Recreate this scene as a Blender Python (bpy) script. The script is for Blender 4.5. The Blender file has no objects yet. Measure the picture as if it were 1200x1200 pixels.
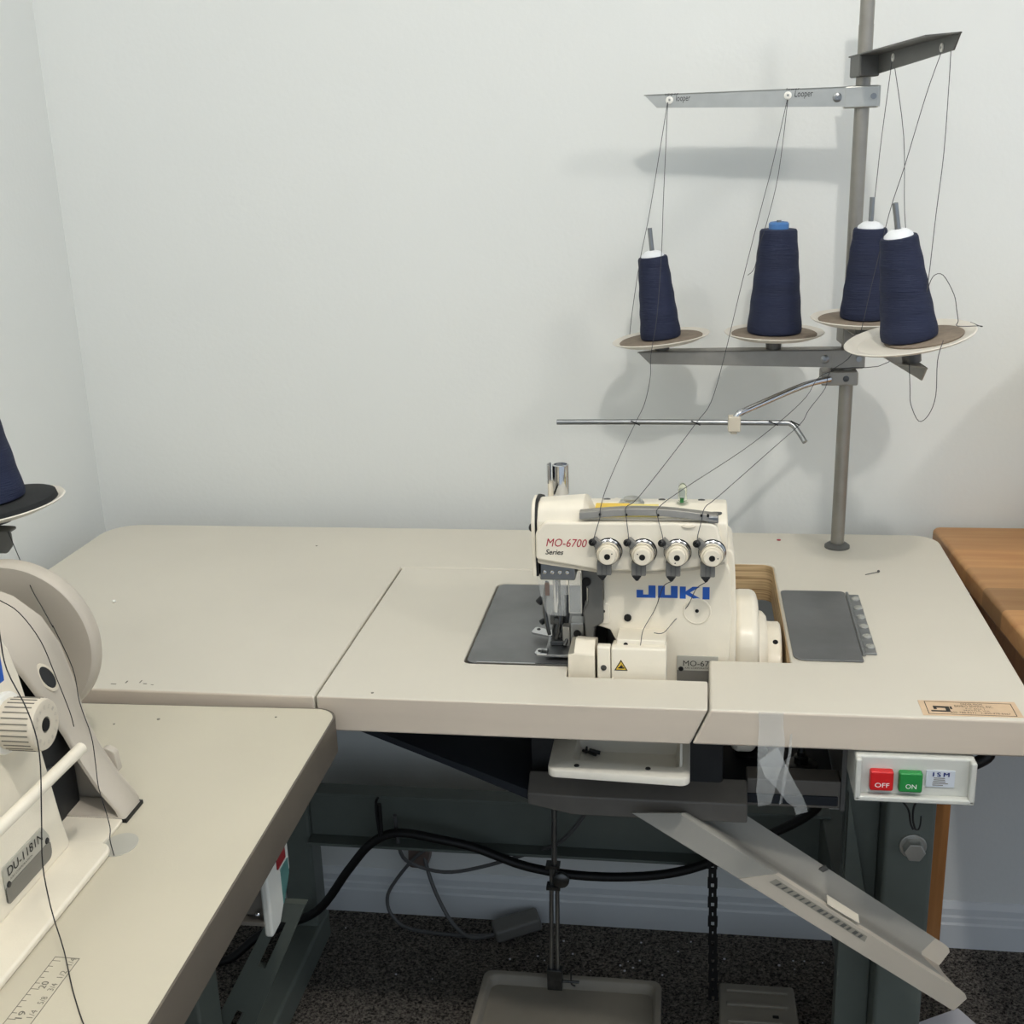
import bpy, bmesh, math, random
from mathutils import Vector, Matrix
random.seed(7)
S = bpy.context.scene
COL = S.collection
H = 0.702            # height of the worktop above the carpet; everything below is measured from the worktop
PI = math.pi

# ------------------------------------------------------------------ materials
def lin(c):
    return tuple((x/255/12.92 if x/255 <= .04045 else ((x/255+.055)/1.055)**2.4) for x in c)
MATS = {}
def mat(name, rgb, rough=.5, metal=0., var=0., scale=60., bump=0., bscale=300., trans=0., ior=1.45, alpha=1., coat=0., spec=.5, rgb2=None, stretch=(1,1,1)):
    m = bpy.data.materials.new(name); m.use_nodes = True
    nt = m.node_tree; N = nt.nodes; L = nt.links
    b = N['Principled BSDF']
    c = (*lin(rgb), 1)
    b.inputs['Base Color'].default_value = c
    b.inputs['Roughness'].default_value = rough
    b.inputs['Metallic'].default_value = metal
    b.inputs['Transmission Weight'].default_value = trans
    b.inputs['IOR'].default_value = ior
    b.inputs['Alpha'].default_value = alpha
    b.inputs['Coat Weight'].default_value = coat
    b.inputs['Specular IOR Level'].default_value = spec
    tc = N.new('ShaderNodeTexCoord'); mp = N.new('ShaderNodeMapping')
    mp.inputs['Scale'].default_value = stretch
    L.new(tc.outputs['Object'], mp.inputs['Vector'])
    if var or rgb2:
        nz = N.new('ShaderNodeTexNoise'); nz.inputs['Scale'].default_value = scale; nz.inputs['Detail'].default_value = 5
        L.new(mp.outputs['Vector'], nz.inputs['Vector'])
        mx = N.new('ShaderNodeMix'); mx.data_type = 'RGBA'
        c2 = (*lin(rgb2), 1) if rgb2 else tuple(max(0, v*(1-var)) for v in c[:3])+(1,)
        c1 = c if rgb2 else tuple(min(1, v*(1+var)) for v in c[:3])+(1,)
        mx.inputs[6].default_value = c1; mx.inputs[7].default_value = c2
        rp = N.new('ShaderNodeMapRange'); rp.inputs['From Min'].default_value = .3; rp.inputs['From Max'].default_value = .7
        L.new(nz.outputs['Fac'], rp.inputs['Value']); L.new(rp.outputs['Result'], mx.inputs[0])
        L.new(mx.outputs[2], b.inputs['Base Color'])
    if bump:
        nb = N.new('ShaderNodeTexNoise'); nb.inputs['Scale'].default_value = bscale; nb.inputs['Detail'].default_value = 3
        L.new(mp.outputs['Vector'], nb.inputs['Vector'])
        bp = N.new('ShaderNodeBump'); bp.inputs['Strength'].default_value = bump; bp.inputs['Distance'].default_value = .002
        L.new(nb.outputs['Fac'], bp.inputs['Height']); L.new(bp.outputs['Normal'], b.inputs['Normal'])
    MATS[name] = m
    return m

M_wall = mat('wall_paint', (222,224,221), .75, bump=.14, bscale=140, var=.012, scale=3)
M_ceil = mat('ceiling_paint', (226,226,222), .8, bump=.1, bscale=120)
M_trim = mat('trim_paint', (216,220,222), .5)
M_lam = mat('cream_laminate', (206,200,186), .42, var=.03, scale=5, bump=.05, bscale=500)
M_lam2 = mat('cream_laminate_older', (196,189,170), .42, var=.03, scale=6, bump=.05, bscale=500)
M_edge = mat('taupe_edge_band', (92,85,75), .45, var=.08, scale=20)
M_edge1 = mat('greige_front_edge', (200,188,172), .45, var=.04, scale=12, stretch=(.3,1,3))
M_swgrey_shade = mat('shaded_switch_plastic', (112,106,97), .5)  # darkened copy of the switch grey; shade under the table put into colour
M_red_shade = mat('shaded_red_plastic', (128,26,30), .4)  # button red darkened for the shade below the table
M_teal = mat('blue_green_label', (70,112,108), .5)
M_green_shade = mat('shaded_grey_green_enamel', (78,84,78), .45, var=.06, scale=20)  # green enamel darkened; the shade on the brace is put into the colour
M_ivory = mat('ivory_enamel', (232,224,206), .32, var=.03, scale=30, bump=.06, bscale=700, coat=.15)
M_ivory_w = mat('ivory_enamel_worn', (226,217,198), .35, var=.05, scale=60, coat=.1)
M_beige = mat('beige_plastic', (205,196,178), .45, bump=.04, bscale=900)
M_beige_d = mat('beige_plastic_grey', (184,176,163), .45, bump=.04, bscale=900)
M_white = mat('white_plastic', (236,234,226), .35)
M_chrome = mat('polished_chrome', (205,206,208), .12, 1.)
M_steel = mat('brushed_steel', (150,152,153), .33, 1., var=.10, scale=40, stretch=(1,6,1))
M_plate = mat('ground_steel_plate', (128,129,130), .42, .8, var=.16, scale=14)
M_zinc = mat('galvanised_metal', (148,145,138), .42, .65, var=.06, scale=50)
M_zinc_l = mat('galvanised_metal_bright', (188,188,182), .34, .75, var=.05, scale=50)
M_zinc_d = mat('grey_and_shaded_metal', (98,98,95), .45, .3, var=.06, scale=50)  # plain grey parts, and parts with shade put into their colour
M_dark = mat('dark_casting', (34,35,36), .5, var=.2, scale=40)
M_darksteel = mat('dark_steel', (85,86,86), .28, .9, var=.25, scale=90)
M_black = mat('black_rubber', (16,16,17), .5)
M_hole = mat('black_recess', (7,7,7), .8)
M_navy = mat('navy_thread_winding', (24,32,58), .75, bump=.7, bscale=900, stretch=(.05,.05,1), var=.12, scale=60)
M_thread = mat('navy_thread', (62,62,66), .7)
M_thread_b = mat('black_thread', (30,30,32), .7)
M_conecore = mat('white_cone_core', (228,230,232), .4)
M_bluecore = mat('blue_cone_core', (74,120,176), .4)
M_felt = mat('brown_felt_pad', (124,112,98), .95, var=.12, scale=120)
M_felt_d = mat('black_foam_pad', (30,32,33), .9, var=.1, scale=100)
M_dish = mat('cream_plastic_dish', (214,208,196), .4)
M_grey_m = mat('grey_plastic_guide', (112,111,107), .45)
M_green_m = mat('grey_green_enamel', (100,107,101), .4, var=.06, scale=20)
M_cradle = mat('grey_brown_enamel', (104,100,94), .45, var=.06, scale=40)
M_pan = mat('navy_black_pan', (26,31,38), .6, var=.1, scale=20)
M_chute = mat('grey_moulded_plastic', (158,156,148), .42)
M_chute_l = mat('cream_moulded_plastic', (190,182,168), .42)
M_tray = mat('white_moulded_plastic', (214,210,198), .4)
M_red = mat('red_button_plastic', (196,30,32), .35)
M_green = mat('green_button_plastic', (36,130,62), .35)
M_swgrey = mat('light_grey_switch_plastic', (196,197,190), .4)
M_ink_r = mat('red_ink', (170,30,52), .6)
M_ink_k = mat('black_ink', (34,32,30), .6)
M_ink_g = mat('grey_ink', (112,108,98), .7)
M_ink_b = mat('blue_ink', (28,86,176), .5)
M_ink_n = mat('navy_ink', (36,48,110), .5)
M_ink_w = mat('white_ink', (240,240,236), .5)
M_yel = mat('yellow_label', (226,190,70), .5)
M_paleyel = mat('pale_yellow_label', (226,208,128), .5)
M_stick = mat('tan_foil_sticker', (206,178,146), .4, var=.06, scale=80)
M_silv = mat('silver_label', (186,184,174), .4, .25)
M_silv_d = mat('grey_label_band', (122,120,114), .4, .25)
M_lab_w = mat('pale_blue_label', (196,202,210), .5)
M_clear = mat('clear_plastic', (236,238,238), .08, trans=1., ior=1.3)
M_tape = mat('clear_tape_film', (225,228,226), .16, trans=0., alpha=.16)
M_glass = mat('clear_gauge_plastic', (230,238,230), .06, trans=1., ior=1.35)
M_gglass = mat('green_indicator', (60,140,80), .4)
M_pedal = mat('warm_grey_pedal_enamel', (140,134,122), .5, var=.06, scale=20)
M_brown = mat('brown_plug_plastic', (108,92,84), .5)
M_cable_g = mat('grey_cable', (92,92,92), .45)
M_paper = mat('white_paper', (228,228,234), .7)
M_tickgrey = mat('grey_tick_tape', (150,146,134), .5)

def wood_material(name, c1, c2, dark, plank=.055, rough=.45, along='x'):
    m = bpy.data.materials.new(name); m.use_nodes = True
    nt = m.node_tree; N = nt.nodes; L = nt.links; b = N['Principled BSDF']
    b.inputs['Roughness'].default_value = rough
    tc = N.new('ShaderNodeTexCoord'); sp = N.new('ShaderNodeSeparateXYZ'); L.new(tc.outputs['Object'], sp.inputs[0])
    dv = N.new('ShaderNodeMath'); dv.operation = 'DIVIDE'; dv.inputs[1].default_value = plank
    L.new(sp.outputs['Y' if along == 'x' else 'X'], dv.inputs[0])
    fl = N.new('ShaderNodeMath'); fl.operation = 'FLOOR'; L.new(dv.outputs[0], fl.inputs[0])
    wn = N.new('ShaderNodeTexWhiteNoise'); wn.noise_dimensions = '1D'; L.new(fl.outputs[0], wn.inputs['W'])
    mp = N.new('ShaderNodeMapping'); mp.inputs['Scale'].default_value = (1.5,22,22) if along == 'x' else (22,22,1.5)
    L.new(tc.outputs['Object'], mp.inputs['Vector'])
    ad = N.new('ShaderNodeVectorMath'); ad.operation = 'ADD'; L.new(mp.outputs[0], ad.inputs[0]); L.new(wn.outputs['Color'], ad.inputs[1])
    nz = N.new('ShaderNodeTexNoise'); nz.inputs['Scale'].default_value = 3.0; nz.inputs['Detail'].default_value = 6; nz.inputs['Distortion'].default_value = .6
    L.new(ad.outputs[0], nz.inputs['Vector'])
    mx = N.new('ShaderNodeMix'); mx.data_type = 'RGBA'; mx.inputs[6].default_value = (*lin(c1),1); mx.inputs[7].default_value = (*lin(c2),1)
    mr = N.new('ShaderNodeMapRange'); mr.inputs['From Min'].default_value = .3; mr.inputs['From Max'].default_value = .72
    L.new(nz.outputs['Fac'], mr.inputs['Value']); L.new(mr.outputs[0], mx.inputs[0])
    hs = N.new('ShaderNodeHueSaturation'); L.new(mx.outputs[2], hs.inputs['Color'])
    m2 = N.new('ShaderNodeMapRange'); m2.inputs['To Min'].default_value = .62; m2.inputs['To Max'].default_value = 1.22
    L.new(wn.outputs['Value'], m2.inputs['Value']); L.new(m2.outputs[0], hs.inputs['Value'])
    # knots
    mk = N.new('ShaderNodeMapping'); mk.inputs['Scale'].default_value = (3.2,9,9) if along == 'x' else (9,9,3.2)
    L.new(tc.outputs['Object'], mk.inputs['Vector'])
    vo = N.new('ShaderNodeTexVoronoi'); vo.inputs['Scale'].default_value = 1.0; L.new(mk.outputs[0], vo.inputs['Vector'])
    kr = N.new('ShaderNodeMapRange'); kr.inputs['From Min'].default_value = .06; kr.inputs['From Max'].default_value = .17; kr.inputs['To Min'].default_value = .75; kr.inputs['To Max'].default_value = 0
    L.new(vo.outputs['Distance'], kr.inputs['Value'])
    mk2 = N.new('ShaderNodeMix'); mk2.data_type = 'RGBA'; mk2.inputs[7].default_value = (*lin(dark),1)
    L.new(hs.outputs[0], mk2.inputs[6]); L.new(kr.outputs[0], mk2.inputs[0]); L.new(mk2.outputs[2], b.inputs['Base Color'])
    return m
M_wood = wood_material('oak_stave_wood', (184,140,90), (164,116,70), (92,58,38), plank=.072)
M_woodleg = wood_material('pine_wood', (176,120,66), (150,96,48), (70,30,18), along='z', plank=.2)

def ply_material():
    m = bpy.data.materials.new('plywood_edge'); m.use_nodes = True
    nt = m.node_tree; N = nt.nodes; L = nt.links; b = N['Principled BSDF']; b.inputs['Roughness'].default_value = .6
    tc = N.new('ShaderNodeTexCoord'); mp = N.new('ShaderNodeMapping'); mp.inputs['Scale'].default_value = (3,3,260)
    L.new(tc.outputs['Object'], mp.inputs[0])
    nz = N.new('ShaderNodeTexNoise'); nz.inputs['Scale'].default_value = 1.6; nz.inputs['Detail'].default_value = 3; L.new(mp.outputs[0], nz.inputs['Vector'])
    r = N.new('ShaderNodeValToRGB'); r.color_ramp.elements[0].position = .35; r.color_ramp.elements[0].color = (*lin((140,106,66)),1)
    r.color_ramp.elements[1].position = .6; r.color_ramp.elements[1].color = (*lin((214,186,142)),1)
    L.new(nz.outputs['Fac'], r.inputs[0]); L.new(r.outputs[0], b.inputs['Base Color'])
    return m
M_ply = ply_material()

def carpet_material():
    m = bpy.data.materials.new('charcoal_carpet'); m.use_nodes = True
    nt = m.node_tree; N = nt.nodes; L = nt.links; b = N['Principled BSDF']
    b.inputs['Roughness'].default_value = 1; b.inputs['Specular IOR Level'].default_value = .05
    tc = N.new('ShaderNodeTexCoord')
    n1 = N.new('ShaderNodeTexNoise'); n1.inputs['Scale'].default_value = 260; n1.inputs['Detail'].default_value = 4; n1.inputs['Roughness'].default_value = .8
    L.new(tc.outputs['Object'], n1.inputs['Vector'])
    r = N.new('ShaderNodeValToRGB'); r.color_ramp.elements[0].position = .40; r.color_ramp.elements[0].color = (*lin((17,18,20)),1)
    r.color_ramp.elements[1].position = .66; r.color_ramp.elements[1].color = (*lin((166,158,148)),1)
    L.new(n1.outputs['Fac'], r.inputs[0]); L.new(r.outputs[0], b.inputs['Base Color'])
    bp = N.new('ShaderNodeBump'); bp.inputs['Strength'].default_value = .9; bp.inputs['Distance'].default_value = .006
    L.new(n1.outputs['Fac'], bp.inputs['Height']); L.new(bp.outputs['Normal'], b.inputs['Normal'])
    return m
M_carpet = carpet_material()

# ------------------------------------------------------------------ mesh helpers
def rpoly(pts, r, n=5):
    """2-D polygon with rounded corners; pts may carry their own radius as third value."""
    out = []; k = len(pts)
    for i in range(k):
        p = Vector(pts[i][:2]); rr = pts[i][2] if len(pts[i]) > 2 else r
        a = Vector(pts[i-1][:2]) - p; c = Vector(pts[(i+1) % k][:2]) - p
        la, lc = a.length, c.length
        if rr <= 0 or la < 1e-9 or lc < 1e-9: out.append(tuple(p)); continue
        a /= la; c /= lc
        ang = a.angle(c)
        if ang > PI-.05: out.append(tuple(p)); continue
        d = min(rr/math.tan(ang/2), la*.49, lc*.49); rad = d*math.tan(ang/2)
        cen = p + (a+c).normalized()*(rad/math.sin(ang/2))
        v0 = p+a*d-cen; v1 = p+c*d-cen
        a0 = math.atan2(v0.y, v0.x); a1 = math.atan2(v1.y, v1.x); da = (a1-a0+PI) % (2*PI)-PI
        for j in range(n+1):
            t = a0+da*j/n; out.append((cen.x+rad*math.cos(t), cen.y+rad*math.sin(t)))
    return out
def frame(d):
    d = Vector(d).normalized(); u = Vector((0,0,1)) if abs(d.z) < .9 else Vector((1,0,0))
    a = d.cross(u).normalized(); return a, a.cross(d).normalized(), d

class MB:
    def __init__(s): s.bm = bmesh.new()
    def box(s, x0, x1, y0, y1, z0, z1, m=None):
        v = [s.bm.verts.new(p) for p in ((x0,y0,z0),(x1,y0,z0),(x1,y1,z0),(x0,y1,z0),(x0,y0,z1),(x1,y0,z1),(x1,y1,z1),(x0,y1,z1))]
        for f in ((0,3,2,1),(4,5,6,7),(0,1,5,4),(1,2,6,5),(2,3,7,6),(3,0,4,7)): s.bm.faces.new([v[i] for i in f])
        if m is not None:
            for q in v: q.co = m @ q.co
        return s
    def obox(s, c, size, rot):
        m = Matrix.Translation(c) @ rot.to_4x4()
        return s.box(-size[0]/2, size[0]/2, -size[1]/2, size[1]/2, -size[2]/2, size[2]/2, m)
    def prism(s, poly, plane, a, b, m=None):
        mk = {'xz': lambda p, t: (p[0], t, p[1]), 'xy': lambda p, t: (p[0], p[1], t), 'yz': lambda p, t: (t, p[0], p[1])}[plane]
        A = [s.bm.verts.new(mk(p, a)) for p in poly]; B = [s.bm.verts.new(mk(p, b)) for p in poly]
        n = len(poly); s.bm.faces.new(A); s.bm.faces.new(B[::-1])
        for i in range(n): s.bm.faces.new([A[i], B[i], B[(i+1) % n], A[(i+1) % n]])
        if m is not None:
            for q in A+B: q.co = m @ q.co
        return s
    def loft(s, rings, cap=True, closed=True):
        R = [[s.bm.verts.new(p) for p in r] for r in rings]; n = len(R[0])
        for i in range(len(R)-1):
            for j in range(n if closed else n-1):
                k = (j+1) % n; s.bm.faces.new([R[i][j], R[i][k], R[i+1][k], R[i+1][j]])
        if cap: s.bm.faces.new(R[0][::-1]); s.bm.faces.new(R[-1])
        return s
    def cyl(s, p0, p1, r0, r1=None, n=24):
        r1 = r0 if r1 is None else r1
        p0, p1 = Vector(p0), Vector(p1); a, b, d = frame(p1-p0)
        return s.loft([[p+(a*math.cos(2*PI*i/n)+b*math.sin(2*PI*i/n))*r for i in range(n)] for p, r in ((p0,r0),(p1,r1))])
    def lathe(s, prof, o=(0,0,0), d=(0,0,1), n=40, cap=True):
        o = Vector(o); a, b, d = frame(d)
        return s.loft([[o+d*h+(a*math.cos(2*PI*i/n)+b*math.sin(2*PI*i/n))*max(r, 1e-5) for i in range(n)] for r, h in prof], cap)
    def tube(s, pts, r, n=8, smooth=0):
        P = [Vector(p) for p in pts]
        if smooth:
            Q = []
            for i in range(len(P)-1):
                p0 = P[max(i-1,0)]; p1 = P[i]; p2 = P[i+1]; p3 = P[min(i+2,len(P)-1)]
                for k in range(smooth):
                    t = k/smooth
                    Q.append(.5*((2*p1)+(p2-p0)*t+(2*p0-5*p1+4*p2-p3)*t*t+(3*p1-p0-3*p2+p3)*t**3))
            Q.append(P[-1]); P = Q
        rings = []; a = None
        for i, p in enumerate(P):
            d = (P[min(i+1,len(P)-1)]-P[max(i-1,0)]).normalized()
            if a is None: a, b, _ = frame(d)
            else:
                a = (a-d*a.dot(d)).normalized(); b = a.cross(d)
            rings.append([p+(a*math.cos(2*PI*k/n)+b*math.sin(2*PI*k/n))*r for k in range(n)])
        return s.loft(rings)
    def sphere(s, c, r, sc=(1,1,1), n=16):
        m = Matrix.Translation(c) @ Matrix.Diagonal((r*sc[0], r*sc[1], r*sc[2], 1))
        bmesh.ops.create_uvsphere(s.bm, u_segments=n, v_segments=n//2, radius=1, matrix=m); return s
    def quad(s, *p): s.bm.faces.new([s.bm.verts.new(q) for q in p]); return s
    def build(s, name, m, parent=None, bevel=0, seg=2, smooth=38, sub=0):
        bm = s.bm
        bmesh.ops.recalc_face_normals(bm, faces=bm.faces[:])
        for f in bm.faces: f.smooth = True
        for e in bm.edges:
            if len(e.link_faces) == 2: e.smooth = e.calc_face_angle(0) < math.radians(smooth)
            else: e.smooth = False
        me = bpy.data.meshes.new(name); bm.to_mesh(me); bm.free()
        me.materials.append(m)
        o = bpy.data.objects.new(name, me); COL.objects.link(o)
        if bevel:
            bv = o.modifiers.new('bevel', 'BEVEL'); bv.width = bevel; bv.segments = seg; bv.limit_method = 'ANGLE'
            bv.angle_limit = math.radians(40); bv.harden_normals = True
        if parent is not None:
            o.parent = parent; w = WLD[parent]; o.matrix_parent_inverse = Matrix.Translation(w).inverted(); WLD[o] = Vector((0,0,0))
        else: WLD[o] = Vector((0,0,0))
        return o
def build_split(mb, name, m, parent, **k):
    bm = mb.bm; bm.verts.ensure_lookup_table(); seen = {}; isl = []
    for v in bm.verts:
        if v in seen: continue
        st, cur = [v], []
        seen[v] = 1
        while st:
            q = st.pop(); cur.append(q)
            for e in q.link_edges:
                o = e.other_vert(q)
                if o not in seen: seen[o] = 1; st.append(o)
        isl.append(cur)
    out = []
    for cur in isl:
        n = MB(); mp = {v: n.bm.verts.new(v.co) for v in cur}; fs = set(f for v in cur for f in v.link_faces)
        for f in fs: n.bm.faces.new([mp[v] for v in f.verts])
        out.append(n.build(name, m, parent, **k))
    bm.free(); return out
WLD = {}
def thing(name, label, cat, loc, group=None):
    o = bpy.data.objects.new(name, None); COL.objects.link(o); o.location = loc; WLD[o] = Vector(loc)
    o.empty_display_size = .02
    o['label'] = label; o['category'] = cat
    if group: o['group'] = group
    return o
def tag(o, label, cat, group=None, kind=None):
    o['label'] = label; o['category'] = cat
    if group: o['group'] = group
    if kind: o['kind'] = kind
    return o
def struct(o): o['kind'] = 'structure'; return o

def text(mb, s, o, u, v, h, w=None, shear=0., bold=0., depth=.0004):
    """Lettering: s starts at o, runs along u, stands along v with cap height h (and total width w)."""
    cu = bpy.data.curves.new('lettering', 'FONT'); cu.body = s; cu.size = 1; cu.offset = bold; cu.shear = shear; cu.resolution_u = 3
    t = bpy.data.objects.new('lettering', cu); COL.objects.link(t)
    dg = bpy.context.evaluated_depsgraph_get(); me = bpy.data.meshes.new_from_object(t.evaluated_get(dg))
    xs = [q.co.x for q in me.vertices]; x0, x1 = min(xs), max(xs)
    sy = h/.70; sx = (w/(x1-x0)) if w else sy
    u = Vector(u).normalized(); v = Vector(v).normalized(); nrm = u.cross(v); o = Vector(o)
    vs = [mb.bm.verts.new(o+u*((q.co.x-x0)*sx)+v*(q.co.y*sy)+nrm*depth) for q in me.vertices]
    for p in me.polygons:
        try: mb.bm.faces.new([vs[i] for i in p.vertices])
        except ValueError: pass
    bpy.data.objects.remove(t); bpy.data.curves.remove(cu); bpy.data.meshes.remove(me)
    return mb
def flat(mb, polys, o, u, v, depth=.0004):
    u = Vector(u); v = Vector(v); n = u.normalized().cross(v.normalized()); o = Vector(o)
    for p in polys: mb.bm.faces.new([mb.bm.verts.new(o+u*a+v*b+n*depth) for a, b in p])
    return mb

# ------------------------------------------------------------------ room
ZF = -H
YW = .620
XL, XR, YF, ZC = -.050, 2.5, -2.4, 1.70
struct(MB().box(XL-.1, XR, YF, YW+.1, ZF-.05, ZF).build('floor', M_carpet))
struct(MB().box(XL-.1, XR, YW, YW+.1, ZF, ZC).build('wall_back', M_wall))
struct(MB().box(XL-.1, XL, YF, YW, ZF, ZC).build('wall_left', M_wall))
struct(MB().box(XL-.1, XR, YF, YW+.1, ZC, ZC+.1).build('ceiling', M_ceil))
bprof = [(0,0),(-.012,0),(-.012,.042),(-.0095,.045),(-.0095,.054),(-.0070,.057),(-.0070,.068),(-.0045,.073),(-.002,.078),(0,.079)]
struct(MB().prism([(YW+a, ZF+b) for a, b in bprof], 'yz', XL, XR).build('baseboard_back', M_trim, smooth=20))
struct(MB().prism([(XL-a, ZF+b) for a, b in bprof], 'xz', YF, YW-.012).build('baseboard_left', M_trim, smooth=20))

# lint flecks scattered on the carpet
mb = MB()
for k in range(34):
    x = random.choice([random.uniform(.62,.93), random.uniform(.62,.93), random.uniform(1.0,1.16), random.uniform(.3,.6)]); y = random.uniform(.44,.59)
    if 1.03 < x < 1.17 and y < .5: y = .55
    mb.sphere((x,y,ZF+.0012), random.uniform(.0012,.0026), (1,.8,.6), 6)
tag(mb.build('lint', M_paper), 'tiny white lint flecks scattered over the dark carpet', 'lint', kind='stuff')

# ------------------------------------------------------------------ overlock table
T = .039
tb = thing('sewing_table', 'long cream laminate sewing table against the wall, carrying the overlock machine and thread stand', 'table', (.6,.28,ZF))
out = [(0,0,.015),(.486,0,0),(.486,.391,0),(.72,.391,0),(.72,.427,0),(.973,.427,.014),(.973,.119,0),(.888,.119,0),(.888,0,0),(1.2,0,.022),(1.2,.557,.035),(0,.557,.05)]
mb = MB().prism(rpoly(out, 0, 6), 'xy', -T, 0)
for v in mb.bm.verts:
    if v.co.z < -.02 and abs(v.co.x-.888) < 1e-4 and v.co.y < .01: v.co.x -= .018
def edge_band(o):
    o.data.materials.append(M_edge1)
    for p in o.data.polygons:
        if p.normal.y < -.9 and p.center.y < .004: p.material_index = 1
edge_band(mb.build('tabletop', M_lam, tb, bevel=.003))
cov = [(.4885,0,.002),(.886,0,0),(.886,.066,0),(.7395,.0665,.002),(.7395,.0925,0),(.625,.0925,.008),(.625,.337,.012),(.76,.337,0),(.76,.389,0),(.4885,.389,.003)]
mb = MB().prism(rpoly(cov, 0, 5), 'xy', -T, 0)
for v in mb.bm.verts:
    if v.co.z < -.02 and abs(v.co.x-.886) < 1e-4 and v.co.y < .01: v.co.x -= .018
edge_band(mb.build('cover_board', M_lam, tb, bevel=.002))
# plywood showing inside the machine opening
mb = MB()
pth = rpoly([(.735,.427,0),(.973,.427,.014),(.973,.121,0),(.80,.121,0)],0,6)
k0 = [p for p in pth if p[1] > .13 or p[0] > .97]
inn_ = [(.735,.4262)]+[(.973-.014+(x-.959)*(.0132/.014) if x > .959 else x, .413+(y-.413)*(.0132/.014) if y > .413 else y) for x, y in k0[1:]]
mb.loft([[(x,y,-.050) for x,y in k0],[(x,y,-.0012) for x,y in k0],[(x,y,-.0012) for x,y in inn_],[(x,y,-.050) for x,y in inn_]],cap=False,closed=False)
mb.loft([[(x,y,-.050) for x,y in inn_],[(x,y,-.050) for x,y in k0]],cap=False,closed=False)
mb.build('plywood_lining', M_ply, tb)
# hinged steel flap
fl = MB().prism(rpoly([(.977,.122,.012),(1.049,.122,.002),(1.052,.327,.006),(.976,.327,.006)], 0, 5), 'xy', .0005, .0022).build('steel_flap', M_plate, tb, bevel=.0004)
mb = MB()
for k in range(6): mb.lathe([(.0050,0),(.0048,.0012),(.0034,.0020),(.0012,.0021),(.0010,.0014),(0,.0014)], (1.0605+.0003*k, .160+k*.0282, .0024), n=18)
hg = MB().prism([(1.0535,.142),(1.0650,.142),(1.0672,.316),(1.0560,.316)],'xy',.0003,.0024).cyl((1.0515,.138,.0020),(1.0543,.322,.0020),.0019,n=10)
h = hg.build('hinge', M_steel, fl, bevel=.0004)
build_split(mb, 'screw', M_zinc_l, fl)
# small round wire mark and wear marks
mb = MB().cyl((.987,.525,0),(.987,.525,.0006),.0028,n=10); mb.build('red_mark', M_ink_r, tb)
mb = MB()
for (x,y,a,b) in ((.262,.012,.006,.0014),(.274,.018,.0015,.005),(.289,.020,.0012,.006),(.296,.015,.004,.0014),(.305,.013,.003,.001),(.21,.035,.002,.004)):
    mb.box(x-a/2,x+a/2,y-b/2,y+b/2,0,.0002)
for (x,y) in ((.345,.47),(.545,.012)): mb.cyl((x,y,0),(x,y,.0003),.0016,n=8)
build_split(mb, 'scuff_mark', M_ink_g, tb)
# supplier's sticker on the front edge
st = MB().prism([(1.089,.0045),(1.181,.0065),(1.180,.039),(1.089,.0365)], 'xy', 0, .0004).build('sticker', M_stick, tb)
mb = MB()
def ring2(mb, x0,x1,y0,y1,z,t):
    for q in ((x0,x1,y0,y0+t),(x0,x1,y1-t,y1),(x0,x0+t,y0,y1),(x1-t,x1,y0,y1)): mb.box(*q, z, z+.00012)
ring2(mb, 1.0945,1.1755,.0075,.0345,.0004,.0007)
U, V = (1,0,0), (0,1,0)
for s_, x_, y_, h_, w_ in (('ORDER FROM',1.128,.0288,.0034,.020),('BAMKO SEWING, INC.',1.1215,.0236,.0044,.036),('P.O. BOX 7',1.131,.0194,.0026,.018),('SEATTLE, WA',1.1285,.0156,.0026,.024),('800-788-8371   1-800-478-8467',1.1155,.0106,.0032,.055)):
    text(mb, s_, (x_,y_,.0004), U, V, h_, w_, depth=.00012)
mb.build('lettering', M_ink_k, st)
mb = MB(); flat(mb, [[(0,0),(.018,0),(.018,.003),(0,.003)],[(.014,.003),(.018,.003),(.018,.012),(.014,.012)],[(.003,.009),(.0145,.008),(.0145,.012),(.003,.0125)],[(.003,.005),(.006,.005),(.006,.0095),(.003,.0095)],[(.0185,.006),(.0205,.006),(.0205,.012),(.0185,.012)]], (1.098,.0125,.0004), (1,0,0), (0,1,0), .00012)
mb.build('machine_emblem', M_ink_k, st)
# steel legs and rail
def table_leg(name, x0, x1, y0, y1, foot0, foot1):
    l = MB().box(x0,x1,y0,y1,ZF+.045,-T-.004).build(name, M_green_m, tb, bevel=.006)
    MB().box(x0-.02,x1+.02,y0-.12,y1+.12,-T-.006,-T).build('mounting_plate', M_green_m, l, bevel=.002)
    MB().box(x0-.004,x1+.004,foot0,foot1,ZF,ZF+.05).build('foot_bar', M_green_m, l, bevel=.006)
    return l
lr = table_leg('leg', 1.100, 1.158, .225, .285, -.02, .50)
MB().box(1.058,1.100,.262,.285,ZF+.05,-T-.006).build('leg_channel', M_green_m, lr, bevel=.003)
MB().prism([(1.060,-.23),(1.098,-.43),(1.060,-.43)], 'xz', .250, .2625).build('gusset', M_green_m, lr, bevel=.001)
mb = MB().cyl((1.133,.226,-.281),(1.133,.208,-.281),.0125,n=6); mb.cyl((1.133,.226,-.281),(1.133,.222,-.281),.016,n=24)
mb.build('hex_bolt', M_zinc_l, lr, bevel=.001)
ll = table_leg('leg', .236, .286, .495, .545, .02, .545)
rail = MB().box(.286, 1.070, .505, .511, -.490, -.405).box(.286,1.070,.480,.511,-.494,-.489).box(.286,1.070,.480,.511,-.406,-.401).build('cross_rail', M_green_m, tb, bevel=.0015)
MB().box(1.058,1.100,.286,.51,-.490,-.405).build('rail_bracket', M_green_m, tb, bevel=.002)
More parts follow.
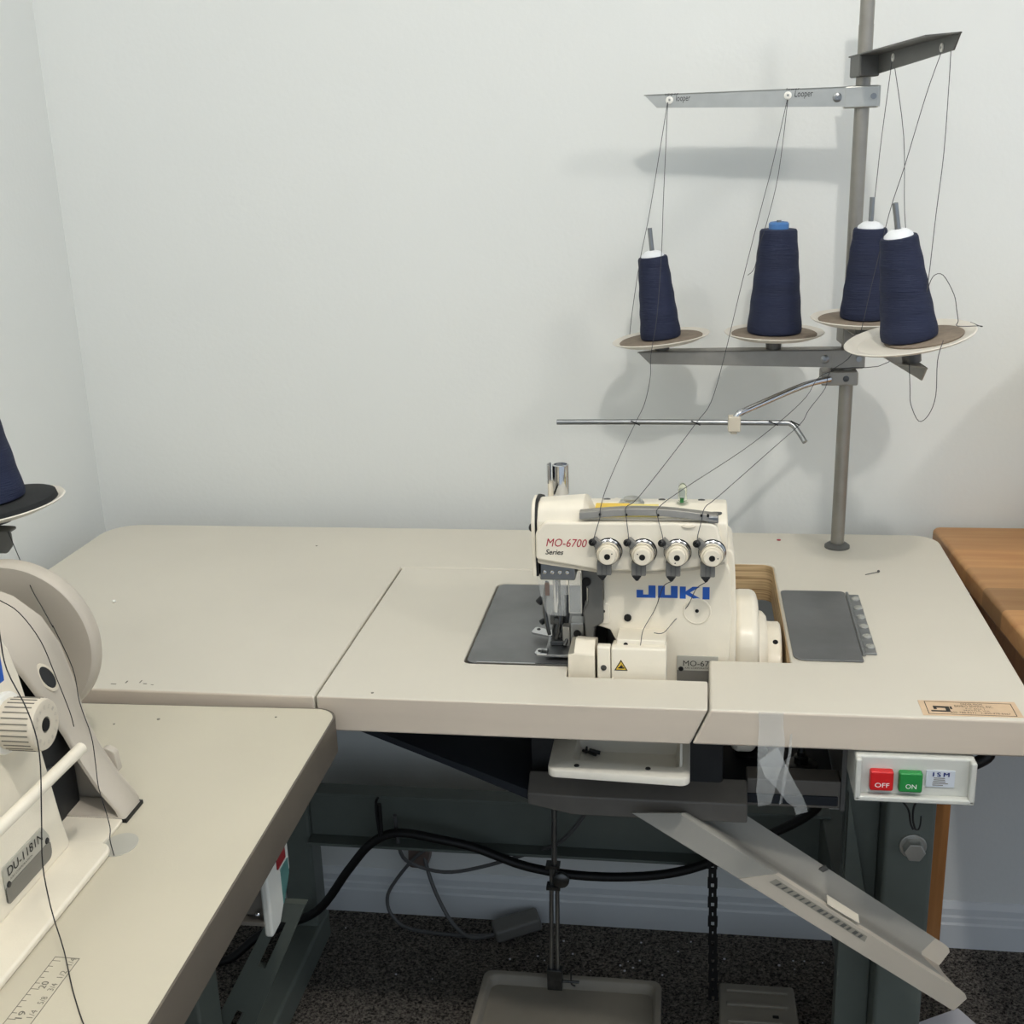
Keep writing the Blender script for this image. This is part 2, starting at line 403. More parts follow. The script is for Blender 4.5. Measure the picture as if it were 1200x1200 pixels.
# hanging machine cradle: dark pan, front lip, rubber mounts and the sloping left wing
cr = MB().box(.70,1.030,.12,.44,-.172,-.160).build('machine_cradle', M_pan, tb, bevel=.002)
MB().loft([[(.700,.10,-.160),(.700,.10,-.172),(.700,.44,-.172),(.700,.44,-.160)],[(.600,.10,-.122),(.600,.10,-.130),(.600,.44,-.130),(.600,.44,-.122)],[(.43,.10,-.055),(.43,.10,-.063),(.43,.44,-.063),(.43,.44,-.055)],[(.39,.10,-.0395),(.39,.10,-.048),(.39,.44,-.048),(.39,.44,-.0395)]]).build('sloping_wing', M_pan, cr)
mb = MB().loft([[(.690,.118,-.141),(.690,.096,-.158),(.690,.096,-.172),(.690,.118,-.172)],[(.742,.118,-.141),(.742,.086,-.154),(.742,.086,-.177),(.742,.118,-.177)],[(.931,.118,-.141),(.931,.086,-.154),(.931,.086,-.177),(.931,.118,-.177)]])
mb.build('front_lip', M_cradle, cr, bevel=.002)
MB().box(.931,1.032,.122,.150,-.176,-.142).build('side_lip', M_cradle, cr, bevel=.002)
MB().box(1.0325,1.038,.125,.43,-.18,-.045).build('side_bracket', M_zinc_d, cr, bevel=.001)
for (bx, by) in ((.995,.185),(.940,.215)):
    b_ = MB().lathe([(.019,0),(.0195,.003),(.017,.005),(.008,.006),(.008,.014),(.005,.015),(.005,.02)], (bx,by,-.160), n=28).build('rubber_mount', M_darksteel, cr)
    MB().cyl((bx,by,-.141),(bx,by,-.0395),.0042,n=14).build('bolt', M_steel, b_)

# ------------------------------------------------------------------ waste tray, chute, tape, switch
tr = thing('waste_tray', 'white moulded waste tray tucked under the front edge of the overlock table', 'tray', (.79,.06,-.14))
flp = rpoly([(.722,.026,.010),(.869,.018,.010),(.869,.11,.002),(.722,.11,.002)], 0, 5); inn = rpoly([(.747,.049,.003),(.858,.041,.003),(.858,.105,.003),(.747,.105,.003)], 0, 5)
mb = MB(); n_ = len(flp)
mb.loft([[(x,y,-.096) for x,y in flp],[(x,y,-.089) for x,y in flp],[(x,y,-.0875) for x,y in [(.795+(a-.795)*.985,.064+(b-.064)*.97) for a,b in flp]],[(x,y,-.0875) for x,y in inn],[(.80+(x-.80)*.93,.073+(y-.073)*.85,-.105) for x,y in inn]], cap=False)
mb.bm.faces.new([mb.bm.verts.new((.80+(x-.80)*.93,.073+(y-.073)*.85,-.105)) for x,y in inn])
mb.build('tray_body', M_tray, tr, smooth=50)
MB().box(.745,.860,.1055,.1085,-.105,-.046).build('back_wall', M_tray, tr)
MB().box(.8585,.861,.043,.1050,-.0878,-.050).build('side_wall', M_tray, tr)
mb = MB()
for x in (.752,.826): mb.lathe([(.003,0),(.0026,.001),(0,.0011)], (x,.036,-.0876), n=12)
mb.cyl((.753,.098,-.103),(.768,.085,-.101),.0016,n=8).cyl((.760,.094,-.100),(.772,.094,-.103),.0022,n=8).cyl((.757,.099,-.099),(.757,.092,-.103),.0012,n=8)
build_split(mb, 'screw', M_dark, tr)

ch = thing('scrap_chute', 'grey and cream plastic scrap chute sloping down to the right under the table', 'chute', (.98,.09,-.30))
def L3(a, b, t): return tuple(a[i]+(b[i]-a[i])*t for i in range(3))
def chute_section(t, t1=None):
    B = L3((.9290,.130,-.1915), (1.1643,.130,-.3527), t); A = L3((.8750,.110,-.1825), (1.1470,.110,-.3610), t)
    F = L3((.8615,.070,-.1580), (1.1725,.070,-.3665), t); Q = L3((.8075,.070,-.1605), (1.1570,.070,-.3870), t)
    return [Vector(p) for p in (B, A, F, Q)]
def chute_mesh(mb, ts, off, which=(0,1,2,3), grow=0.):
    rows = []
    for t in ts:
        B, A, F, Q = chute_section(t)
        pts = [B, B.lerp(A,.5), B.lerp(A,.88), A.lerp(F,.08), A.lerp(F,.5), A.lerp(F,.9), F.lerp(Q,.08), F.lerp(Q,.5), Q]
        sl = pts[which[0]:which[1]]
        rows.append(sl)
    for dz in (0.,):
        G = [[mb.bm.verts.new(p+Vector((0,-off,off*.6))) for p in r] for r in rows]
        for i in range(len(G)-1):
            for j in range(len(G[0])-1): mb.bm.faces.new([G[i][j],G[i+1][j],G[i+1][j+1],G[i][j+1]])
    return mb
c1 = chute_mesh(MB(), [0.0,.2,.4,.6,.8,.92], 0., (0,9)).build('trough', M_chute, ch, smooth=60)
# outlet end with rounded corners on both flanges
mb = MB()
B,A,F,Q = chute_section(.92); B1,A1,F1,Q1 = chute_section(1.0); d1 = (B1-B)
def outlet(mb, P, R, P1, R1):
    pts = [P, R]; 
    out_ = [P, P.lerp(P1,.55), P.lerp(P1,.85).lerp(R.lerp(R1,.85),.05), P1.lerp(R1,.18), P1.lerp(R1,.5), R1, R]
    mb.bm.faces.new([mb.bm.verts.new(q) for q in out_])
outlet(mb, B, A, B1, A1); outlet(mb, F, Q, F1, Q1)
mb.bm.faces.new([mb.bm.verts.new(q) for q in (A, A.lerp(A1,.98), A1.lerp(F,.45), F.lerp(F1,.35), F)])
sl = chute_mesh(mb, [.33,.5,.7,.92], .0009, (5,9)).build('skirt_sleeve', M_chute_l, ch, smooth=60)
for o_ in (c1, sl):
    sd = o_.modifiers.new('thick', 'SOLIDIFY'); sd.thickness = .0018; sd.offset = 0
def on_skirt(t, k): 
    B,A,F,Q = chute_section(t); return F.lerp(Q,k)+Vector((0,-.0022,.0008))
mb = MB(); mb.quad(on_skirt(.35,.20), on_skirt(.66,.20), on_skirt(.675,.46), on_skirt(.36,.46)); mb.build('clear_tape_patch', M_tickgrey, sl)
mb = MB()
for k in range(15):
    t = .37+k*.0195; w_ = random.uniform(.004,.012); mb.quad(*[q+Vector((0,-.0004,0)) for q in (on_skirt(t,.24),on_skirt(t+w_,.24),on_skirt(t+w_+.004,.42),on_skirt(t+.004,.42))])
mb.build('tick_marks', M_zinc_d, sl)
B,A,F,Q = chute_section(.5); mb = MB(); mb.quad(F+Vector((0,-.003,.003)), chute_section(.61)[2]+Vector((0,-.003,.003)), chute_section(.61)[2]+Vector((0,.009,.006)), F+Vector((0,.009,.006)))
o_ = mb.build('folded_tab', M_ivory, sl); sd = o_.modifiers.new('thick','SOLIDIFY'); sd.thickness = .0012
B,A,F,Q = chute_section(.40); mb = MB(); mb.obox(B.lerp(A,.14)+Vector((.0,-.002,.001)), (.011,.002,.006), Matrix.Rotation(-.6,3,'Y').to_3x3()); mb.build('moulded_notch', M_zinc_d, ch)

tp = MB()
def ribbon(mb, C, W):
    G = [[mb.bm.verts.new(Vector(c)-Vector(w_)/2), mb.bm.verts.new(Vector(c)+Vector(w_)/2)] for c, w_ in zip(C, W)]
    for i in range(len(G)-1): mb.bm.faces.new([G[i][0],G[i+1][0],G[i+1][1],G[i][1]])
ribbon(tp, [(.946,-.0012,.0),(.9465,-.0022,-.013),(.947,-.006,-.030),(.946,-.012,-.048),(.944,-.014,-.065),(.942,-.013,-.080),(.942,-.011,-.096)], [(.024,0,0),(.023,0,0),(.026,.004,0),(.024,-.004,0),(.020,.006,0),(.017,-.004,0),(.012,0,.004)])
ribbon(tp, [(.944,-.0135,-.038),(.951,-.016,-.055),(.961,-.018,-.070),(.970,-.016,-.084),(.976,-.014,-.094),(.978,-.013,-.102)], [(.018,.006,.012),(.020,.006,.010),(.018,-.006,.008),(.014,.008,.005),(.012,-.004,.004),(.012,.006,.0)])
ribbon(tp, [(.966,-.002,-.022),(.965,-.006,-.04),(.961,-.012,-.058),(.959,-.013,-.078),(.9575,-.012,-.093)], [(.002,.004,0),(.003,.004,0),(.003,-.004,0),(.003,.004,0),(.003,.003,0)])
o = tp.build('clear_tape', M_tape, smooth=80); tag(o, 'twisted strip of clear tape hanging from the front edge of the table', 'tape')
sd = o.modifiers.new('thick','SOLIDIFY'); sd.thickness = .0005

def switch_box(root, P, mats_text=True):
    """Two-button motor switch; P maps (along, out, up) to the place where it hangs."""
    def mk(name, boxes, m, parent, bevel=.0015):
        mb = MB()
        for (a0,a1,o0,o1,u0,u1) in boxes:
            n0 = len(mb.bm.verts); mb.box(a0,a1,o0,o1,u0,u1)
            mb.bm.verts.ensure_lookup_table()
            for v in list(mb.bm.verts)[n0:]: v.co = Vector(P(*v.co))
        return mb.build(name, m, parent, bevel=bevel)
    hs = mk('housing', [(0,.112,.0,.055,0,.046)], M_swgrey, root, .003)
    mk('raised_rim', [(0,.112,-.008,.0005,0,.006),(0,.006,-.008,.0005,.0005,.0455),(.106,.112,-.008,.0005,.0005,.0455)], M_swgrey, hs, .002)
    off = mk('off_button', [(.014,.036,-.008,.001,.012,.033)], M_red, root, .002)
    on = mk('on_button', [(.041,.063,-.008,.001,.0115,.0325)], M_green, root, .002)
    lab = mk('label', [(.067,.0935,-.0012,.0005,.0155,.033)], M_lab_w, root, 0)
    def lettering(s, a, u, h_, w_, m, parent, out_):
        mb = MB(); text(mb, s, (0,0,0), (1,0,0), (0,1,0), h_, w_, bold=0, depth=0)
        for v in mb.bm.verts: v.co = Vector(P(a+v.co.x, out_, u+v.co.y))
        mb.build('lettering', m, parent)
    lettering('OFF', .0185, .0165, .0048, .0135, M_ink_w, off, -.0083)
    lettering('ON', .0472, .0163, .0048, .0100, M_ink_w, on, -.0083)
    lettering('I S M', .0728, .0270, .0044, .0150, M_ink_n, lab, -.0015)
    lettering('I S M', .0731, .0271, .0044, .0150, M_ink_n, lab, -.00153)
    lettering('I S M', .0734, .0270, .0044, .0150, M_ink_n, lab, -.00156)
    mb = MB()
    for k, (a, b) in enumerate(((.074,.0845),(.074,.0845),(.0735,.085),(.073,.0875),(.073,.083))):
        mb.box(a,b,-.0014,-.0011,.0248-k*.0019,.0256-k*.0019)
    for v in mb.bm.verts: v.co = Vector(P(*v.co))
    mb.build('fine_print', M_ink_g, lab)
    return hs
sw = thing('power_switch', 'light grey switch box with red OFF and green ON buttons under the right front corner', 'switch', (1.083,.02,-.087))
switch_box(sw, lambda a, o_, u: (1.027+a, -.004+o_, -.0865+u))
MB().tube([(1.139,.02,-.06),(1.147,.02,-.056),(1.156,.02,-.048),(1.158,.03,-.0415)], .006, 12, 4).build('cord', M_black, sw)
MB().tube([(1.073,.012,-.087),(1.074,.012,-.094),(1.083,.012,-.107),(1.086,.012,-.122),(1.089,.012,-.129)], .0011, 6, 4).tube([(1.092,.012,-.087),(1.092,.012,-.094),(1.088,.012,-.104),(1.088,.012,-.118),(1.091,.012,-.129)], .0011, 6, 4).tube([(1.091,.012,-.129),(1.094,.012,-.129),(1.0955,.012,-.122),(1.0955,.012,-.114)],.0008,6,3).build('loose_wires', M_black, sw)

# pin and bead on the worktop
p = MB().cyl((1.085,.391,.0008),(1.102,.4015,.0008),.00045,n=6).sphere((1.1025,.4018,.0016),.0018,n=10).build('sewing_pin', M_darksteel); tag(p, 'thin steel sewing pin lying on the table in front of the pole', 'pin')
p = MB().sphere((.152,.241,.0018),.0022,(1.1,1,.8),12).build('bead', M_white); tag(p, 'tiny white bead lying on the bare left part of the worktop', 'bead')

# ------------------------------------------------------------------ overlock machine
om = thing('overlock_machine', 'ivory industrial overlock sewing machine with four tension dials and blue lettering', 'sewing machine', (.84,.2,-.16))
bd = MB().prism(rpoly([(.775,.130,.004),(.775,.064,.002),(.763,.057,.004),(.763,.035,.005),(.782,.029,.004),(.790,.012,.006),(.798,.004,.004),(.798,-.050,0),(.908,-.050,0),(.911,.05,.03),(.908,.112,.02),(.86,.118,.01)], 0, 5), 'xz', .125, .290)
bd = bd.build('body', M_ivory, om, bevel=.0025, seg=3)
MB().box(.742,.905,.112,.285,-.160,-.046).build('lower_bed', M_dark, bd, bevel=.004)
MB().prism(rpoly([(.9035,-.05,0),(.9165,-.05,0),(.9165,.05,.02),(.9125,.118,.010),(.9035,.124,.004)], 0, 4), 'xz', .130, .215).build('side_rib', M_ivory, bd, bevel=.003, seg=3)
MB().prism([(.127,.0245),(.086,.0245),(.0845,.0265),(.0855,.0350),(.092,.0352),(.127,.0315)], 'yz', .7915, .8425).build('front_ledge', M_ivory, bd, bevel=.0015)
MB().prism(rpoly([(.768,.036,.004),(.782,.036,.004),(.782,.060,.004),(.768,.060,.004)],0,5),'xz',.1238,.127).build('boss_pad', M_ivory, bd, bevel=.0012)
MB().lathe([(.0150,0),(.0148,.0009),(.0136,.0013),(.0134,.0004),(.002,.0004),(0,.0004)], (.8745,.1251,.053), (0,-1,0), 36).build('cover_disc', M_ivory, bd)
mb = MB()
for (x,z,r,y) in ((.8745,.0535,.0020,.1246),(.775,.051,.0018,.1236),(.7735,.0735,.0017,.1248),(.8010,.0297,.0024,.0842),(.8010,.0440,.0040,.1232)):
    mb.cyl((x,y+.002,z),(x,y-.0004,z),r,n=16)
build_split(mb, 'screw_hole', M_hole, bd)
MB().box(.748,.776,.165,.285,-.05,.108).build('inner_casting', M_dark, om, bevel=.002)
MB().prism([(.752,.101),(.775,.104),(.7755,.040),(.766,.034),(.7645,.012),(.757,.012),(.7545,.040),(.7535,.052),(.7585,.062),(.7590,.078),(.753,.088)],'xz',.117,.150).build('knife_arm', M_zinc_d, om, bevel=.0025)  # casting shares the body's ivory; its shade is put into this grey
mb = MB().cyl((.758,.1175,.0875),(.758,.115,.0875),.0048,n=18); mb.build('screw', M_hole, om)

# head housing, tension cover, left end cap
hd = MB().prism(rpoly([(.106,.112,.002),(.106,.160,.008),(.150,.1660,.02),(.175,.1625,.03),(.21,.150,.05),(.262,.120,.04),(.285,.08,.02),(.285,.06,0),(.126,.06,0),(.126,.112,0)],0,6),'yz',.757,.9045).build('arm_housing', M_ivory, om, bevel=.006, seg=3)
cp = MB().prism(rpoly([(.7072,.1188,.004),(.7072,.148,.012),(.718,.1602,.008),(.893,.1608,.010),(.9035,.1192,.003),(.87,.1118,.03),(.825,.1072,.03),(.772,.1078,.03)],0,6),'xz',.095,.127).build('tension_cover', M_ivory, om, bevel=.0035, seg=3)
MB().prism(rpoly([(.7085,.113,.003),(.7085,.13,.002),(.9015,.13,.002),(.9025,.1160,.002),(.87,.1080,.03),(.825,.1034,.03),(.772,.1040,.03)],0,5),'xz',.0985,.127).build('cover_lip', M_beige, cp, bevel=.0012)
capp = rpoly([(.1005,.112,.002),(.1005,.158,.008),(.108,.1795,.016),(.135,.1795,.02),(.170,.168,.03),(.205,.150,.03),(.222,.125,.01),(.222,.112,0)],0,7)
capp = [(a, b) for a, b in capp]
cap = MB().prism(capp,'yz',.7085,.7578)
for v in cap.bm.verts:
    if v.co.x < .72 and v.co.z > .165: v.co.z -= .004
cap = cap.build('end_cap', M_ivory, om, bevel=.005, seg=4)
MB().loft([[(.757,a,b) for a,b in capp if b > .112],[(.7665,.105+(a-.105)*.9,.112+(b-.112)*.80) for a,b in capp if b > .112]]).build('cap_wedge', M_ivory, cap, smooth=50)
g2 = [(.1005+(a-.1005)*.995, b) for a, b in capp if b > .13]+[(.222,.095),(.103,.098)]
MB().prism([(a+.0015,b-.001) for a,b in g2],'yz',.7062,.7086).build('gasket', M_black, cap)
sp_ = MB().prism([(a+.0012,b-.002 if b > .1 else b-.002) for a,b in g2],'yz',.7022,.7064).build('side_plate', M_ivory, cap, bevel=.0012)
build_split(MB().sphere((.7015,.112,.1485),.0045,(.7,1,1),14).sphere((.7005,.16,.088),.003,(1,1,1),12), 'screw', M_dark, sp_)
mb = MB().lathe([(.0088,0),(.0088,.0318),(.0080,.0325),(.0070,.0325),(.0070,.029),(0,.029)], (.7285,.155,.1735), n=30)
tc_ = mb.build('needle_bar_tube', M_chrome, om)
mb = MB()
ar = [(PI*.55+PI*.75*k/10) for k in range(11)]
mb.prism([(.7195+.0045*math.cos(a)-.001,.153+.0085*math.sin(a)) for a in ar]+[(.7195+.0035*math.cos(a)-.001,.153+.0072*math.sin(a)) for a in ar[::-1]],'xy',.1865,.2065)
mb.build('shell', M_chrome, tc_); MB().cyl((.7175,.155,.170),(.7175,.155,.187),.0032,n=14).build('pin', M_ivory_w, tc_)
# arched thread rail, labels and top fittings
G0 = []
for k in range(17):
    t = k/16; x = .7535+t*.140; z = .1672+.0056*math.sin(PI*min(1,t*1.02)) - .0015*t; hh = .0040
    G0.append([(x,.0945,z-hh),(x,.1045,z-hh+.002),(x,.1055,z+hh),(x,.096,z+hh-.0006)])
rl = MB().loft(G0).build('thread_rail', M_zinc, om, bevel=.0008)
mb = MB()
for x in (.7748,.8018,.8340,.8776,.884): mb.cyl((x,.0962,.1695),(x,.0936,.1690),.0012,n=10)
build_split(mb, 'eyelet_hole', M_hole, rl)
MB().box(.884,.8945,.0950,.110,.1610,.1680).build('rail_bracket', M_steel, rl, bevel=.001)
pl_ = MB().prism([(.1062,.158),(.1062,.1622),(.1135,.1683),(.1300,.1702),(.1300,.158)],'yz',.768,.8335).build('caution_strip', M_paleyel, om)
MB().box(.7685,.803,.114,.1303,.1665,.1707).build('yellow_block', M_yel, pl_)
mb = MB().lathe([(.0135,0),(.0135,.0025),(.011,.0045),(.0085,.0048),(.0085,.0075),(.0055,.0082),(0,.0082)], (.8045,.148,.1640), n=26)
for k in range(8): a = k*PI/4; mb.sphere((.8045+.010*math.cos(a),.148+.010*math.sin(a),.1680),.0022,n=8)
mb.build('filler_cap', M_zinc_l, om)
gb = MB().lathe([(.0060,0),(.0060,.003),(.0048,.004),(.0048,.017),(.0040,.0215),(.0020,.0238),(0,.0242)], (.858,.148,.164), n=24).build('oil_gauge', M_glass, om)
MB().cyl((.8575,.148,.166),(.8575,.148,.172),.0015,n=12).build('gauge_float', M_gglass, gb)
mb = MB()
for (x,y) in ((.777,.168),(.836,.168),(.878,.168)): mb.lathe([(.004,0),(.0038,.0012),(0,.0013)], (x,y,.1627), n=14)
mb.lathe([(.006,0),(.0058,.001),(0,.0012)], (.893,.125,.1620), n=14)
build_split(mb, 'screw', M_darksteel, om)
MB().lathe([(.0125,0),(.0125,.0015),(.010,.0024),(.009,.0012),(0,.001)], (.8645,.1045,.1605), (0,-.45,1), 26).build('oval_plug', M_beige, om)
mb = MB()
for (x0,x1,z) in ((.757,.842,.1622),(.842,.893,.1626)): mb.box(x0,x1,.1015,.1075,z-.0012,z+.0006)
mb.build('seam_step', M_ivory, hd, bevel=.0004)

# tension dials
for k, x in enumerate((.7830,.8185,.8535,.8885)):
    z = .1295
    d = MB().lathe([(.0119,0),(.0121,.0035),(.0114,.0050),(.0108,.0046),(.0106,.0072),(.0096,.0078),(.0092,.0072),(.0090,.0118),(.0082,.0128),(.0032,.0128),(.0027,.0105),(0,.0105)], (x,.0895,z), (0,-1,0), 40).build('tension_dial', M_ivory_w, om)
    MB().lathe([(.0134,0),(.0136,.0016),(.0128,.0022),(.0120,.0020),(.011,.0035),(0,.0035)], (x+.0004,.0935,z+.0003), (0,-1,0), 40).build('tension_disc', M_chrome, d)
    MB().lathe([(.0142,.0),(.0142,.0012),(.0120,.0014),(0,.0014)], (x+.0004,.0955,z+.0003), (0,-1,0), 40).build('back_washer', M_dark, d)
    mb = MB().cyl((x,.0795,z),(x,.0765,z),.0031,n=18); mb.build('centre_hole', M_hole, d)
    a = .6+k*1.9; mb = MB().cyl((x+.0058*math.cos(a),.079,z+.0058*math.sin(a)),(x+.0058*math.cos(a),.0764,z+.0058*math.sin(a)),.0007,n=8); mb.build('index_mark', M_dark, d)
    mb = MB().lathe([(.0113,0),(.0117,.0003),(.0117,-.0004)], (x,.0846,z), (0,-1,0), 36, cap=False); mb.build('dial_ring', M_darksteel, d)
    g = MB().obox((x-.0115,.0900,z+.0105), (.011,.009,.0080), Matrix.Rotation(.75,3,'Y')).build('thread_guide', M_grey_m, d, bevel=.0012)
    MB().lathe([(.0038,0),(.0038,.003),(.002,.004),(.0018,.001),(0,.001)], (x-.0150,.0865,z+.0125), (-.3,-1,.2), 18).build('eyelet', M_black, g)
    lg = MB().box(x-.0115,x+.0035,.0855,.0950,z-.0235,z-.009).build('lower_guide', M_grey_m, d, bevel=.0012)
    mb = MB()
    for q in (-.0060,-.0015): mb.box(x+q-.0006,x+q+.0006,.0848,.0857,z-.0230,z-.0120)
    build_split(mb, 'guide_slot', M_zinc_d, lg)
    MB().prism([(x-.0110,z-.0232),(x-.0010,z-.0232),(x-.0045,z-.0285),(x-.0068,z-.0285)],'xz',.0845,.0935).build('guide_tip', M_black, lg, bevel=.0006)

# lettering on the head
mb = MB()
def juki(mb, x0, z0, sx, sz, y):
    P = {'J': [[(35,885),(88,885),(88,920),(35,920)],[(35,920),(185,920),(185,945),(35,945)],[(130,850),(185,850),(185,920),(130,920)]],
         'U': [[(205,850),(258,850),(258,920),(205,920)],[(205,920),(358,920),(358,943),(205,943)],[(305,850),(358,850),(358,920),(305,920)]],
         'K': [[(375,853),(422,853),(422,946),(375,946)],[(422,889),(475,853),(532,853),(455,898)],[(422,889),(455,898),(542,946),(485,946),(422,912)]],
         'I': [[(553,854),(607,854),(607,948),(553,948)]]}
    for L_ in P.values():
        for q in L_: mb.bm.faces.new([mb.bm.verts.new((x0+(a-35)*sx, y, z0+(948-b)*sz)) for a, b in q])
juki(mb, .8105, .0668, .0769/572, .0145/98, .1247); mb.build('blue_lettering', M_ink_b, bd)
mb = MB(); text(mb, 'MO-6700', (.7185,.0949,.1338), (1,0,-.01), (0,0,1), .0088, .0425, shear=.25, depth=.0002)
for x_ in (.7187,.7225,.7266): pass
mb.build('red_lettering', M_ink_r, cp)
mb = MB(); text(mb, 'Series', (.7175,.0949,.1250), (1,0,-.01), (0,0,1), .0056, .0190, shear=.3, bold=.012, depth=.0002); mb.build('black_lettering', M_ink_k, cp)

# needle area
uh = MB().box(.709,.747,.108,.19,.091,.114).build('needle_housing', M_steel, om, bevel=.002)
mb = MB()
for k in range(4): mb.sphere((.7145+k*.008,.1085,.1005),.0028,(1,.8,1),10)
build_split(mb, 'guide_pin', M_chrome, uh)
nb = MB().cyl((.7225,.145,.028),(.7225,.145,.093),.0042,n=18).build('needle_bar', M_chrome, om)
MB().box(.7155,.7300,.137,.154,.028,.040).cyl((.7225,.138,.034),(.7225,.133,.034),.0035,n=12).build('needle_clamp', M_darksteel, nb, bevel=.0015)
MB().cyl((.7205,.144,.029),(.7205,.144,.0045),.0006,n=6).cyl((.7250,.144,.029),(.7250,.144,.0045),.0006,n=6).build('needle', M_chrome, nb)
MB().cyl((.7060,.15,.054),(.7015,.146,.050),.0040,n=12).cyl((.7075,.15,.028),(.7035,.147,.026),.0032,n=12).build('clamp_screw', M_dark, nb, bevel=.0006)
MB().tube([(.712,.148,.075),(.7095,.146,.062),(.7085,.145,.045),(.711,.142,.028),(.714,.140,.015)],.0022,8,4).tube([(.733,.148,.06),(.7335,.145,.040),(.731,.142,.022),(.726,.140,.012)],.0030,8,4).tube([(.727,.140,.05),(.7255,.134,.030),(.7225,.131,.014)],.0018,8,4).build('thread_finger', M_darksteel, nb)
pf = MB().prism(rpoly([(.7125,.104,.002),(.738,.104,.002),(.741,.175,.003),(.7115,.175,.003)],0,4),'xy',.0042,.0072).build('presser_foot', M_steel, om, bevel=.0006)
MB().prism(rpoly([(.7005,.1035,.004),(.7160,.1035,.002),(.7160,.1185,.002),(.703,.1175,.003)],0,4),'xy',.0055,.0085).build('toe', M_chrome, pf, bevel=.0008)
MB().prism(rpoly([(.6905,.160,.004),(.7160,.150,.002),(.7160,.166,.002),(.694,.1760,.003)],0,4),'xy',.0065,.0095).build('toe', M_chrome, pf, bevel=.0008)
for q in ((.7065,.1105,.0085),(.6985,.168,.0095),(.7100,.163,.0095)): MB().lathe([(.0022,0),(.002,.0006),(0,.0007)],q,n=12).build('screw', M_dark, pf)
MB().tube([(.722,.150,.0065),(.721,.148,.018),(.7245,.152,.032)],.0055,10,4).box(.716,.732,.128,.142,.0075,.0125).tube([(.7315,.125,.0085),(.7345,.135,.0165),(.729,.145,.022)],.0024,8,4).build('foot_shank', M_darksteel, pf, bevel=.0008)
kb = MB().box(.7385,.7535,.128,.150,.0120,.0345).build('knife_holder', M_steel, om, bevel=.0012)
MB().cyl((.7460,.129,.0225),(.7460,.1268,.0225),.0040,n=18).build('screw', M_hole, kb)
MB().box(.7295,.7378,.130,.146,.006,.0290).build('clamp_block', M_zinc, kb, bevel=.001); MB().sphere((.7405,.124,.0065),.0030,n=10).sphere((.7515,.122,.0085),.0024,n=10).build('bright_screw', M_chrome, kb)
MB().box(.739,.753,.131,.148,-.02,.013).build('knife_blade', M_darksteel, kb)
eg = MB().loft([[(.7060,.1150,.094),(.7150,.1105,.094),(.7370,.1105,.094)],[(.7090,.1145,.074),(.7165,.1105,.074),(.7370,.1105,.074)],[(.7150,.1145,.052),(.7200,.1110,.051),(.7360,.1110,.050)]],cap=False,closed=False).build('eye_guard', M_tape, om)
sd = eg.modifiers.new('thick','SOLIDIFY'); sd.thickness = .0012
MB().box(.7145,.7190,.1085,.1096,.0735,.0880).build('warning_label', M_brown, eg)
e2 = MB().prism(rpoly([(.7395,.052,.003),(.7525,.052,.003),(.7525,.100,.002),(.7395,.100,.002)],0,4),'xz',.112,.1135).build('finger_guard', M_tape, om)
MB().tube([(.7395,.1125,.100),(.7395,.1125,.053),(.7525,.1125,.053),(.7525,.1125,.098)],.0006,6).build('guard_rim', M_silv, e2)
# cloth plate and looper cover
cpl = MB().prism(rpoly([(.6275,.0948,.010),(.7405,.0948,0),(.7405,.335,0),(.6275,.335,.010)],0,5),'xy',-.0025,-.0003).build('cloth_plate', M_plate, om, bevel=.0006)
MB().box(.6395,.7380,.0945,.0965,-.0012,.0004).build('plate_edge_highlight', M_chrome, cpl)  # bright strip added as the highlight along the plate's front edge
MB().box(.690,.7405,.14,.30,-.16,-.003).build('plate_support', M_dark, om)
lc = MB().prism(rpoly([(.0755,-.030,0),(.0755,.0300,.003),(.0850,.0300,.002),(.1150,.0220,.002),(.115,-.030,0)],0,5),'yz',.7862,.8435).build('looper_cover', M_ivory, om, bevel=.0018, seg=3)
MB().prism(rpoly([(.0762,-.030,0),(.0762,.0310,.003),(.0860,.0300,.002),(.1150,.0120,.002),(.115,-.030,0)],0,5),'yz',.7715,.7855).build('cover_end', M_ivory, lc, bevel=.0012)
mb = MB().lathe([(.0032,0),(.0028,.001),(.001,.0012),(.0008,.0004),(0,.0004)],(.7782,.0762,.0065),(0,-1,0),18); mb.build('screw', M_darksteel, lc)
mb = MB(); flat(mb, [[(-.0070,0),(.0070,0),(0,.0122)]], (.7965,.0755,.0046), (1,0,0), (0,0,1), .0003); wt = mb.build('warning_triangle', M_yel, lc)
mb = MB(); tri = [(-.0070,0),(.0070,0),(0,.0122)]; inn_ = [(-.0054,.0009),(.0054,.0009),(0,.0103)]
for i in range(3): flat(mb, [[tri[i],tri[(i+1)%3],inn_[(i+1)%3],inn_[i]]], (.7965,.0755,.0046), (1,0,0), (0,0,1), .0006)
flat(mb, [[(-.0030,.0022),(.0034,.0022),(.0034,.0036),(-.0030,.0036)],[(-.0020,.0036),(.0012,.0036),(.0026,.0052),(-.0004,.0056)],[(-.0002,.0056),(.0010,.0056),(.0004,.0074)]], (.7965,.0755,.0046), (1,0,0), (0,0,1), .0006)
mb.build('warning_symbol', M_ink_k, wt)
bl = MB().prism(rpoly([(.0755,-.030,0),(.0755,.0210,.004),(.0880,.0330,.008),(.122,.0215,.004),(.122,-.030,0)],0,6),'yz',.7425,.7690)
for v in bl.bm.verts:
    if v.co.x < .75: v.co.x -= .0025*(1-max(0,(v.co.z-.010))/.03); v.co.y += .003
    if v.co.x < .75 and v.co.z > .02: v.co.x += .006
bl.build('end_shield', M_ivory_w, om, bevel=.003, seg=3)
